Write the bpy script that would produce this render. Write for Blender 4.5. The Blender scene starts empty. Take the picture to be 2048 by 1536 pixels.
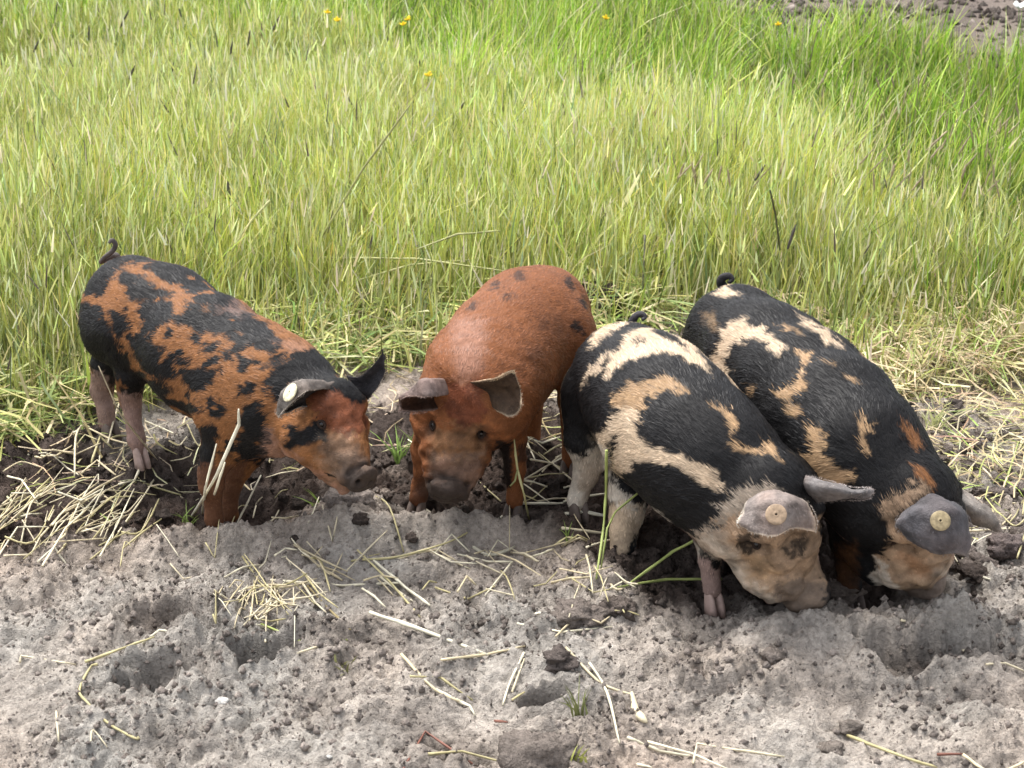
import bpy, math, random
import numpy as np
from mathutils import Vector

# ================= camera, sky, sun, exposure =================
SC = bpy.context.scene
cam = bpy.data.cameras.new("camera"); camo = bpy.data.objects.new("camera", cam); SC.collection.objects.link(camo)
camo.location = (0, 0, 1.48); camo.rotation_euler = (math.radians(90-22), 0, 0)
cam.sensor_width = 36; cam.lens = 36*3693/2048; cam.clip_start = .05; cam.clip_end = 2000
cam.dof.use_dof = True; cam.dof.focus_distance = 3.1; cam.dof.aperture_fstop = 16.0
SC.camera = camo
SUN_EL, SUN_AZ = 66.0, -40.0            # soft sun high behind the field, slightly left
w = bpy.data.worlds.new("World"); SC.world = w; w.use_nodes = True
wn = w.node_tree; wn.nodes.clear()
sky = wn.nodes.new("ShaderNodeTexSky"); sky.sky_type = 'NISHITA'; sky.sun_disc = False
sky.sun_elevation = math.radians(SUN_EL); sky.sun_rotation = math.radians(SUN_AZ); sky.dust_density = 4; sky.air_density = 1.0
hsv = wn.nodes.new("ShaderNodeHueSaturation"); hsv.inputs['Saturation'].default_value = .30; hsv.inputs['Value'].default_value = 1.15
bg = wn.nodes.new("ShaderNodeBackground"); bg.inputs['Strength'].default_value = .15
wo = wn.nodes.new("ShaderNodeOutputWorld")
wn.links.new(sky.outputs[0], hsv.inputs['Color']); wn.links.new(hsv.outputs[0], bg.inputs['Color']); wn.links.new(bg.outputs[0], wo.inputs['Surface'])
sl = bpy.data.lights.new("sun", 'SUN'); sl.energy = 1.75; sl.angle = math.radians(26); sl.color = (1, .965, .91)
so = bpy.data.objects.new("sun", sl); SC.collection.objects.link(so)
_e, _a = math.radians(SUN_EL), math.radians(SUN_AZ)
_to = Vector((math.sin(_a)*math.cos(_e), math.cos(_a)*math.cos(_e), math.sin(_e)))
so.rotation_euler = _to.to_track_quat('Z', 'Y').to_euler(); so.location = (0, 0, 6)
SC.view_settings.view_transform = 'Standard'; SC.view_settings.look = 'None'; SC.view_settings.gamma = 1
SC.view_settings.use_curve_mapping = False; SC.view_settings.exposure = 1.08
SC.cycles.max_bounces = 6; SC.cycles.transparent_max_bounces = 4

# ---------- camera numbers shared by the modelling helpers ----------
CAM_H, PITCH, FPX = 1.48, math.radians(22.0), 3693.0      # eye height, downward tilt, focal length in pixels of a 2048 px frame
CP, SP = math.cos(PITCH), math.sin(PITCH)
def ray(px, py):
    u, v = (px-1024)/FPX, (768-py)/FPX
    return np.array([u, CP+v*SP, -SP+v*CP])
def at(px, py, Y=None, z=None):
    """the point of the place seen at a pixel, at ground distance Y or at height z"""
    d = ray(px, py)
    t = Y/d[1] if Y is not None else (z-CAM_H)/d[2]
    return np.array([0, 0, CAM_H]) + d*t
def project(p):
    p = np.asarray(p, float); q = p-np.array([0, 0, CAM_H])
    dep = q[..., 1]*CP-q[..., 2]*SP
    v = q[..., 1]*SP+q[..., 2]*CP
    return 1024+FPX*q[..., 0]/dep, 768-FPX*v/dep, dep
def depth(p): return project(p)[2]

# ---------- value noise ----------
def _h(i, j, k, s):
    n = (i.astype(np.int64)*374761393 + j.astype(np.int64)*668265263 + k.astype(np.int64)*2147483647 + s*974634777) & 0xffffffff
    n = ((n ^ (n >> 13))*1274126177) & 0xffffffff
    n = n ^ (n >> 16)
    return (n & 0xffffff)/float(0xffffff)
def vnoise(p, f=1.0, seed=0):
    p = np.asarray(p)*f
    i = np.floor(p).astype(np.int64); t = p-i; t = t*t*(3-2*t)
    r = 0
    for a in (0, 1):
        for b in (0, 1):
            for c in (0, 1):
                w = (t[..., 0] if a else 1-t[..., 0])*(t[..., 1] if b else 1-t[..., 1])*(t[..., 2] if c else 1-t[..., 2])
                r = r + w*_h(i[..., 0]+a, i[..., 1]+b, i[..., 2]+c, seed)
    return r*2-1
def fbm(p, f=1.0, o=4, seed=0, gain=.5):
    r = 0; a = 1
    for k in range(o):
        r = r+a*vnoise(p, f, seed+k); f *= 2.03; a *= gain
    return r

# ---------- signed distance modelling of a body ----------
class Field:
    def __init__(s, lo, hi, h):
        s.h = h; s.lo = np.array(lo, float)
        s.n = np.ceil((np.array(hi)-s.lo)/h).astype(int)+1
        s.D = np.full(s.n, 1.0, np.float32); s.segs = []
    def _win(s, lo, hi, m):
        a = np.clip(np.floor((np.array(lo)-m-s.lo)/s.h).astype(int), 0, s.n)
        b = np.clip(np.ceil((np.array(hi)+m-s.lo)/s.h).astype(int)+1, 0, s.n)
        g = [(s.lo[k]+np.arange(a[k], b[k])*s.h).astype(np.float32) for k in range(3)]
        return tuple(slice(a[k], b[k]) for k in range(3)), g
    def cone(s, a, ra, b, rb, k=.02, cut=False, flow=None, squash=None):
        """swept sphere a->b; squash = (axis vector, factor): flattened along the axis"""
        a = np.asarray(a, float); b = np.asarray(b, float); r = max(ra, rb)
        sl, g = s._win(np.minimum(a, b)-r, np.maximum(a, b)+r, k+.02)
        X, Y, Z = g[0][:, None, None], g[1][None, :, None], g[2][None, None, :]
        ba = b-a; L2 = float(ba@ba)+1e-9
        px, py, pz = X-a[0], Y-a[1], Z-a[2]
        t = np.clip((px*ba[0]+py*ba[1]+pz*ba[2])/L2, 0, 1)
        qx, qy, qz = px-t*ba[0], py-t*ba[1], pz-t*ba[2]
        if squash is not None:
            ax = np.asarray(squash[0], float); ax = ax/np.linalg.norm(ax)
            w = (qx*ax[0]+qy*ax[1]+qz*ax[2])*(1/squash[1]-1)
            qx, qy, qz = qx+w*ax[0], qy+w*ax[1], qz+w*ax[2]
        d = np.sqrt(qx*qx+qy*qy+qz*qz)-(ra+(rb-ra)*t)
        if squash is not None: d = d*min(1, squash[1])
        D = s.D[sl]
        if cut:
            hh = np.clip(.5-.5*(D+d)/k, 0, 1); s.D[sl] = D+(-d-D)*hh+k*hh*(1-hh)
        else:
            hh = np.clip(.5+.5*(D-d)/k, 0, 1); s.D[sl] = D+(d-D)*hh-k*hh*(1-hh)
            if flow is not None: s.segs.append((a, b, .5*(ra+rb), np.asarray(flow, float)/np.linalg.norm(flow)))
    def hit(s, px, py):
        """first point of the body along the line of sight"""
        d = unit(ray(px, py)); t = np.arange(2.2, 4.5, s.h*.5); P = np.array([0, 0, CAM_H])+t[:, None]*d
        i = np.round((P-s.lo)/s.h).astype(int); ok = ((i >= 0) & (i < s.n)).all(1); v = np.ones(len(t)); j = i[ok]
        v[ok] = s.D[j[:, 0], j[:, 1], j[:, 2]]; w = np.where(v < 0)[0]
        return P[w[0]] if len(w) else None
    def ball(s, c, r, k=.02, cut=False, squash=None): s.cone(c, r, c, r, k, cut, None, squash)
    def mesh(s):
        D = s.D; inside = D < 0
        c8 = [inside[i:D.shape[0]-1+i, j:D.shape[1]-1+j, k:D.shape[2]-1+k] for i in (0, 1) for j in (0, 1) for k in (0, 1)]
        cnt = sum(c.astype(np.int8) for c in c8); act = (cnt > 0) & (cnt < 8)
        I = np.argwhere(act); idx = np.full(act.shape, -1, np.int64); idx[tuple(I.T)] = np.arange(len(I))
        P = np.zeros((len(I), 3)); W = np.zeros(len(I))
        cor = [(i, j, k) for i in (0, 1) for j in (0, 1) for k in (0, 1)]
        val = [D[I[:, 0]+i, I[:, 1]+j, I[:, 2]+k].astype(float) for i, j, k in cor]
        for a in range(8):
            for b in range(a+1, 8):
                df = np.abs(np.array(cor[a])-np.array(cor[b]))
                if df.sum() != 1: continue
                va, vb = val[a], val[b]; m = (va < 0) != (vb < 0)
                t = np.where(m, va/np.where(m, va-vb, 1), 0)
                q = np.array(cor[a])[None]+t[:, None]*(np.array(cor[b])-np.array(cor[a]))[None]
                P += q*m[:, None]; W += m
        V = s.lo+(I+P/W[:, None])*s.h
        F = []
        for ax in range(3):
            o = [k for k in range(3) if k != ax]
            A = inside; sl0 = [slice(None)]*3; sl1 = [slice(None)]*3
            sl0[ax] = slice(0, -1); sl1[ax] = slice(1, None)
            ch = A[tuple(sl0)] != A[tuple(sl1)]
            E = np.argwhere(ch); E = E[(E[:, o[0]] > 0) & (E[:, o[1]] > 0) & (E[:, o[0]] < D.shape[o[0]]-1) & (E[:, o[1]] < D.shape[o[1]]-1)]
            def cell(d0, d1):
                e = E.copy(); e[:, o[0]] -= d0; e[:, o[1]] -= d1
                return idx[tuple(e.T)]
            q = np.stack([cell(0, 0), cell(1, 0), cell(1, 1), cell(0, 1)], 1)
            ins = A[tuple(E.T)]; flip = ins if ax != 1 else ~ins
            q[~flip] = q[~flip][:, ::-1]
            F.append(q)
        F = np.concatenate(F); F = F[(F >= 0).all(1)]
        # relax a little, then normals from the field
        for _ in range(2):
            acc = np.zeros_like(V); c = np.zeros(len(V))
            for k in range(4):
                np.add.at(acc, F[:, k], V[F[:, (k+1) % 4]]+V[F[:, (k-1) % 4]]); np.add.at(c, F[:, k], 2)
            V = V*.5+.5*acc/np.maximum(c, 1)[:, None]
        N = np.zeros_like(V); fn = np.cross(V[F[:, 2]]-V[F[:, 0]], V[F[:, 3]]-V[F[:, 1]])
        for k in range(4): np.add.at(N, F[:, k], fn)
        N /= np.linalg.norm(N, axis=1)[:, None]+1e-12
        return V, F, N

def unit(v): v = np.asarray(v, float); return v/np.linalg.norm(v)

def head_frame(pig):
    H = pig['head']; C = at(*H['C'][:2], **H['C'][2]); S = at(*H['S'][:2], **H['S'][2])
    f = unit(S-C); up = np.array(H['up'], float); u = unit(up-(up@f)*f); l = np.cross(u, f)
    L = H.get('L', np.linalg.norm(S-C))
    return C, f, l, u, L

def build_body(pig, h=.004):
    T = [(at(px, py, z=z), z, r) for px, py, r, z in pig['torso']]
    T = [(p, r*depth(p)/FPX) for p, z, r in T]
    legs = []
    for leg in pig['legs']:
        pts = [at(px, py, Y=Y) for px, py, r, Y in leg]
        legs.append([(p, q[2]*depth(p)/FPX) for p, q in zip(pts, leg)])
    C, f, l, u, L = head_frame(pig)
    hp = lambda x, y, z: C+L*(x*f+y*l+z*u)
    allp = np.array([p for p, r in T]+[p for g in legs for p, r in g]+[C, hp(1, 0, -.3), hp(.3, 0, -.8)])
    F = Field(allp.min(0)-.17, allp.max(0)+.17, h)
    back = [unit(T[i][0]-T[i+1][0]) for i in range(len(T)-1)]
    for i in range(len(T)-1):
        F.cone(T[i][0], T[i][1], T[i+1][0], T[i+1][1], .03, flow=back[i])
    for c in pig.get('bumps', []):
        p = at(c[0], c[1], Y=c[3]); F.ball(p, c[2]*depth(p)/FPX, .03)
    for g in legs:
        for i in range(len(g)-1):
            F.cone(g[i][0], g[i][1], g[i+1][0], g[i+1][1], .024 if i == 0 else .007, flow=g[i+1][0]-g[i][0]+np.array([0, 0, -.02]))
    # neck into the skull
    w = pig['head'].get('w', 1.0); mz = pig['head'].get('mz', 1.0); ex = pig['head'].get('ex', .48); ds = pig['head'].get('ds', 1.0); jw = pig['head'].get('jowl', 1.0)
    F.cone(T[-1][0], T[-1][1], hp(.16, 0, -.34), .33*L*w, .035, flow=-f-0.5*u)
    F.cone(hp(.14, 0, -.30), .32*L*w, hp(.50, 0, -.31), .25*L*w*mz**.5, .02, flow=-f)
    F.cone(hp(.50, 0, -.33), .235*L*w*mz**.5, hp(.90, 0, -.36), .145*L*mz**.35*(.4+.6*ds), .02, flow=-f)
    for s in (1, -1):
        jq = jw if s < 0 else pig['head'].get('jowl2', jw)
        F.cone(hp(.26, s*.20*w, -.48), .25*L*jq, hp(.50, s*.14*w, -.50), .17*L*jq, .025, flow=-f-.4*u)    # jowl
        F.cone(hp(.28, s*.20*w, -.12), .11*L, hp(.42, s*.16*w, -.13), .06*L, .018)                             # brow
        F.cone(hp(.60, s*.10*mz, -.40), .14*L*mz, hp(.86, s*.075, -.40), .11*L*mz, .02)                          # lip side
    F.cone(hp(.36, 0, -.60), .19*L, hp(.78, 0, -.63), .085*L*mz**.5, .02, flow=-f-.3*u)
    # snout disc with a rim, nostrils
    sd = hp(.95, 0, -.35)
    F.cone(sd, .146*L*ds, sd+f*.03*L, .152*L*ds, .006, squash=(f, .30))
    F.cone(hp(.92, 0, -.24), .05*L, hp(.955, 0, -.225), .045*L, .014)
    for s in (1, -1):
        F.cone(hp(1.02, s*.07, -.34), .034*L, hp(.93, s*.06, -.34), .024*L, .006, cut=True)
    # crease above the rim, mouth line, eye sockets
    for k in range(9):
        a = math.radians(-80+20*k)
        F.ball(hp(.875, math.sin(a)*.185*mz**.5*ds, -.36+math.cos(a)*.165*mz**.5*ds), .022*L, .008, cut=True)
    for s in (1, -1):
        for k in range(8):
            x = .52+.05*k
            F.ball(hp(x, s*(.215-.11*(k/8)**1.5)*w*mz**.5, -.515+.03*math.sin(k*.9)), .020*L, .007, cut=True)
        e = hp(ex, s*.255*w, -.16); F.ball(e+u*.012*L, .062*L*pig['head'].get('so', .8), .022, cut=True)
    for px, py, rp, off, k, cut in pig.get('extra', []):
        p = F.hit(px, py)
        if p is not None:
            dd = unit(p-np.array([0, 0, CAM_H])); r = rp*depth(p)/FPX; F.ball(p+dd*r*off, r, k, cut=bool(cut))
    return F, T, legs

def surface_at(V, N, px, py, rad=6):
    """front-most body vertex seen near a pixel"""
    x, y, d = project(V); m = (np.abs(x-px) < rad) & (np.abs(y-py) < rad) & ((N*(np.array([0, 0, CAM_H])-V)).sum(1) > 0)
    i = np.where(m)[0]
    if len(i) == 0: return None
    return i[np.argmin(d[i])]

def cr(P, t):
    """Catmull-Rom through the rows of P at parameters t in 0..1"""
    P = np.asarray(P, float); n = len(P)-1; s = np.clip(np.asarray(t)*n, 0, n-1e-6); i = s.astype(int); u = (s-i)
    u = u.reshape(u.shape+(1,)*(P.ndim-1))
    g = lambda k: P[np.clip(k, 0, n)]
    a, b, c, d = g(i-1), g(i), g(i+1), g(i+2)
    return .5*((2*b)+(c-a)*u+(2*a-5*b+4*c-d)*u**2+(3*b-a-3*c+d)*u**3)

def ear_grid(rows, Y0, nu=29, nv=30):
    """rows base->tip, each columns of (px, py, dY) from one edge to the other"""
    R = np.array([[at(px, py, Y=Y0+d) for px, py, d in row] for row in rows])     # k,3,3
    G = cr(R, np.linspace(0, 1, nv))                                              # nv,3,3
    G = cr(G.transpose(1, 0, 2), np.linspace(0, 1, nu)).transpose(1, 0, 2)        # nv,nu,3
    return G
def slab(G, th=.0045):
    """closed sheet of real thickness from a grid, thinner to the rim"""
    nv, nu = G.shape[:2]
    du = np.gradient(G, axis=1); dv = np.gradient(G, axis=0); n = np.cross(du, dv); n /= np.linalg.norm(n, axis=2)[..., None]+1e-12
    v = np.linspace(0, 1, nv)[:, None]; u = np.linspace(-1, 1, nu)[None]
    k = (th*(.28+.72*np.sqrt(np.clip(1-u**4, 0, 1)))*(1-.55*v))[..., None]*.5
    A = (G+n*k).reshape(-1, 3); B = (G-n*k).reshape(-1, 3); m = nu*nv
    i = np.arange(nv-1)[:, None]*nu+np.arange(nu-1)[None]; i = i.ravel()
    f = [np.stack([i, i+1, i+nu+1, i+nu], 1), np.stack([i+m, i+nu+m, i+nu+1+m, i+1+m], 1)]
    loop = list(range(nu))+[nu*(r+1)-1 for r in range(1, nv)]+[nu*nv-1-c for c in range(1, nu)]+[nu*r for r in range(nv-2, 0, -1)]
    loop = np.array(loop); nx = np.roll(loop, -1)
    f.append(np.stack([loop, loop+m, nx+m, nx], 1))
    return np.concatenate([A, B]), np.concatenate(f), n
# ---------- the four pigs: stations (px, py, radius px, height m) of the trunk, joints (px, py, radius px, distance m) of the legs ----------
PIGS = {}
PIGS['ginger_spotted'] = dict(
    torso=[(270, 612, 101, .305), (328, 643, 112, .297), (412, 711, 117, .278), (500, 765, 119, .262), (560, 796, 112, .258)],
    legs=[[(262, 668, 76, 3.22), (262, 742, 34, 3.20), (262, 800, 22, 3.225), (268, 852, 15, 3.215), (273, 880, 18, 3.205), (277, 902, 14, 3.20)],
          [(255, 640, 66, 3.36), (212, 726, 32, 3.37), (203, 780, 23, 3.38), (212, 822, 16, 3.365), (215, 845, 18, 3.36)],
          [(490, 838, 76, 2.97), (440, 900, 42, 2.96), (423, 945, 27, 2.96), (424, 968, 25, 2.96), (427, 1005, 18, 2.97), (429, 1038, 20, 2.97)],
          [(510, 850, 66, 3.06), (474, 935, 30, 3.05), (462, 968, 22, 3.05), (461, 1000, 16, 3.05), (460, 1030, 19, 3.05)]],
    bumps=[(232, 660, 72, 3.26), (470, 830, 78, 2.97)],
    head=dict(C=(664, 757, dict(z=.325)), S=(751, 902, dict(Y=2.765)), up=(.56, -.52, .55), w=.98, jowl=1.05, mz=.84, ds=.74, L=.180, ex=.42),
    ears=[dict(Y0=2.80, rows=[[(660, 778, .05), (668, 766, .08), (660, 800, .11), (648, 820, .10)], [(620, 781, -.02), (612, 758, .0), (614, 795, .045), (614, 815, .03)],
                              [(602, 791, -.03), (588, 762, .0), (596, 802, .03), (600, 815, .015)], [(577, 812, -.02), (564, 787, .0), (575, 811, .012), (582, 823, .0)], [(558, 833, 0), (552, 824, 0), (554, 829, .004), (560, 833, 0)]],
               tag=(581, 787, 20, (-.68, -.35, .64))),
          dict(Y0=2.90, rows=[[(694, 750, .03), (704, 780, .02), (716, 815, .02)], [(718, 754, .02), (725, 776, .02), (735, 798, .01)],
                              [(738, 738, .01), (745, 754, .015), (753, 775, 0)], [(756, 717, .0), (762, 732, .008), (768, 750, 0)], [(765, 702, 0), (768, 707, 0), (771, 715, 0)]])],
    tail=dict(Y=3.36, pts=[(238, 524, 13), (231, 512, 11), (222, 514, 8), (208, 522, 6), (201, 524, 5), (210, 514, 6), (224, 503, 7), (231, 490, 7), (224, 480, 6), (218, 487, 4)]),
    eyes=[(640, 857)])
PIGS['red'] = dict(
    torso=[(1083, 632, 99, .290), (1050, 662, 114, .285), (1010, 702, 119, .275), (972, 748, 117, .265), (945, 788, 110, .255)],
    legs=[[(1140, 690, 52, 3.20), (1138, 750, 30, 3.17), (1138, 800, 22, 3.17), (1140, 860, 18, 3.17), (1142, 920, 18, 3.17)],
          [(1060, 700, 60, 3.32), (1058, 800, 28, 3.32), (1062, 870, 20, 3.32)],
          [(1000, 820, 58, 3.02), (1024, 880, 30, 3.02), (1030, 915, 22, 3.015), (1030, 938, 21, 3.015), (1029, 970, 16, 3.02), (1029, 1000, 19, 3.02)],
          [(885, 840, 60, 3.03), (855, 905, 32, 3.03), (850, 940, 22, 3.025), (842, 968, 17, 3.03), (836, 995, 19, 3.02)]],
    bumps=[(1120, 670, 68, 3.20), (1000, 790, 66, 3.00)],
    head=dict(C=(922, 750, dict(z=.305)), S=(893, 952, dict(Y=2.83)), up=(-.04, -.85, .45), mz=1.22, ds=.80, w=.90, jowl=1.05, L=.200, ex=.44),
    ears=[dict(Y0=2.86, rows=[[(896, 790, .05), (898, 758, .08), (898, 795, .12), (900, 812, .11)], [(860, 794, -.025), (852, 758, .0), (857, 792, .045), (862, 821, .03)],
                              [(838, 793, -.02), (830, 771, .0), (834, 800, .035), (836, 823, .01)], [(820, 792, -.01), (815, 784, .0), (815, 805, .02), (816, 823, .0)], [(804, 797, 0), (799, 796, 0), (798, 808, .005), (799, 821, 0)]]),
          dict(Y0=2.85, rows=[[(940, 764, .05), (952, 785, .07), (974, 812, .06)], [(985, 760, -.01), (995, 785, .03), (1003, 826, -.0)],
                              [(1004, 752, -.01), (1020, 782, .015), (1018, 833, -.02)], [(1020, 745, -.01), (1034, 782, .0), (1034, 826, -.02)], [(1029, 744, -.01), (1041, 780, -.0), (1043, 808, -.02)]])],
    tail=None,
    eyes=[(868, 862), (967, 887)])
PIGS['cream_patched'] = dict(
    torso=[(1256, 758, 116, .272), (1300, 797, 129, .268), (1340, 848, 139, .260), (1392, 900, 137, .247), (1438, 942, 127, .232), (1474, 975, 108, .208)],
    legs=[[(1190, 790, 62, 3.02), (1168, 880, 40, 3.00), (1178, 925, 31, 3.00), (1172, 950, 26, 3.00), (1160, 982, 19, 3.00), (1153, 1003, 19, 2.99)],
          [(1290, 900, 80, 3.00), (1258, 985, 42, 2.93), (1252, 1035, 34, 2.90), (1248, 1065, 27, 2.88), (1246, 1095, 26, 2.87)],
          [(1440, 980, 78, 2.74), (1426, 1070, 38, 2.71), (1420, 1122, 23, 2.70), (1422, 1155, 17, 2.70), (1424, 1178, 19, 2.70)],
          [(1530, 960, 60, 2.80), (1535, 1080, 28, 2.80), (1535, 1140, 20, 2.80)]],
    bumps=[(1180, 800, 58, 3.03), (1400, 990, 70, 2.74)],
    head=dict(C=(1570, 985, dict(Y=2.57)), S=(1652, 1236, dict(Y=2.575)), up=(.22, -.85, .35), w=.97, jowl=1.5, jowl2=1.0, mz=1.05, ds=.85, L=.222, ex=.38, so=1.25),
    extra=[(1520, 1140, 44, .75, .03, 0), (1545, 1165, 36, .7, .02, 0), (1622, 1180, 30, .6, .02, 0), (1580, 1172, 24, .45, .012, 0), (1498, 1088, 20, -.25, .012, 1), (1592, 1086, 20, -.3, .012, 1), (1560, 1120, 20, .5, .015, 0), (1475, 1062, 16, .4, .012, 0), (1634, 1194, 24, .6, .014, 0), (1600, 1204, 26, .6, .014, 0), (1562, 1192, 8, -.2, .008, 1)],
    ears=[dict(Y0=2.545, rows=[[(1506, 985, .10), (1525, 974, .09), (1545, 968, .08), (1566, 974, .09), (1588, 987, .10)], [(1496, 1006, .03), (1520, 998, .005), (1550, 994, -.005), (1580, 996, .0), (1608, 1000, .03)],
                              [(1486, 1028, .01), (1515, 1026, -.015), (1552, 1028, -.028), (1590, 1022, -.015), (1624, 1022, .01)], [(1476, 1044, 0), (1510, 1052, -.022), (1553, 1056, -.036), (1590, 1045, -.018), (1632, 1042, 0)],
                              [(1480, 1053, .005), (1512, 1067, -.026), (1553, 1072, -.038), (1585, 1056, -.018), (1629, 1063, 0)]],
               tag=(1553, 1025, 21.5, (-.1, -.75, .6))),
          dict(Y0=2.56, rows=[[(1590, 946, .10), (1598, 972, .06), (1606, 1008, .08)], [(1622, 954, .03), (1634, 974, .0), (1642, 1004, .02)],
                              [(1665, 966, .01), (1675, 980, -.02), (1685, 998, .0)], [(1705, 977, .01), (1712, 986, -.01), (1720, 998, 0)], [(1742, 977, 0), (1748, 982, 0), (1740, 994, 0)]])],
    tail=dict(Y=3.08, pts=[(1262, 652, 12), (1266, 640, 11), (1274, 630, 9), (1284, 628, 8), (1290, 634, 6), (1284, 640, 4)]),
    eyes=[(1507, 1082), (1604, 1084)])
PIGS['dark_patched'] = dict(
    torso=[(1474, 674, 108, .290), (1530, 726, 122, .285), (1600, 788, 131, .275), (1662, 848, 134, .262), (1715, 908, 128, .245), (1764, 965, 112, .212)],
    legs=[[(1420, 720, 62, 3.17), (1404, 800, 34, 3.15), (1400, 860, 24, 3.14), (1400, 920, 20, 3.14)],
          [(1560, 760, 66, 3.20), (1560, 850, 34, 3.18), (1560, 920, 22, 3.17)],
          [(1710, 990, 76, 2.80), (1698, 1080, 38, 2.77), (1698, 1130, 27, 2.77), (1700, 1170, 25, 2.76)],
          [(1830, 980, 50, 2.85), (1850, 1060, 26, 2.83), (1850, 1120, 20, 2.83)]],
    bumps=[(1730, 1065, 66, 2.74), (1755, 1120, 50, 2.70)],
    head=dict(C=(1864, 998, dict(Y=2.59)), S=(1892, 1210, dict(Y=2.60)), up=(.14, -.85, .35), w=.93, jowl=1.55, jowl2=.95, mz=1.22, ds=.75, L=.208, ex=.40, so=1.1),
    extra=[(1795, 1142, 36, .7, .02, 0), (1898, 1146, 34, .65, .02, 0), (1812, 1090, 20, -.25, .012, 1), (1880, 1112, 20, -.3, .012, 1), (1845, 1150, 26, .6, .015, 0), (1840, 1176, 8, -.2, .006, 1), (1915, 1120, 18, .5, .012, 0)],
    ears=[dict(Y0=2.565, rows=[[(1812, 1006, .10), (1832, 988, .09), (1850, 976, .08), (1868, 982, .09), (1886, 992, .10)], [(1800, 1030, .02), (1830, 1016, 0), (1865, 1009, -.015), (1892, 1008, -.01), (1918, 1012, .02)],
                              [(1793, 1050, .005), (1830, 1046, -.02), (1870, 1046, -.036), (1905, 1042, -.03), (1937, 1040, .005)], [(1812, 1072, 0), (1845, 1080, -.03), (1880, 1084, -.048), (1912, 1082, -.036), (1940, 1074, 0)],
                              [(1838, 1090, 0), (1862, 1102, -.03), (1890, 1109, -.048), (1915, 1107, -.03), (1932, 1114, -.01)]],
               tag=(1875, 1042, 20.5, (-.05, -.75, .6))),
          dict(Y0=2.68, rows=[[(1904, 970, .03), (1908, 1000, -.01), (1914, 1030, .01)], [(1938, 990, .02), (1936, 1010, -.02), (1936, 1042, .01)],
                              [(1965, 1008, .01), (1958, 1025, -.02), (1954, 1052, .0)], [(1984, 1026, .01), (1980, 1040, -.01), (1975, 1058, 0)], [(2004, 1062, 0), (1998, 1064, 0), (1990, 1064, 0)]])],
    tail=dict(Y=3.25, pts=[(1452, 582, 14), (1442, 566, 13), (1446, 555, 11), (1458, 552, 9), (1464, 559, 7), (1456, 566, 4)]),
    eyes=[])
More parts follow.
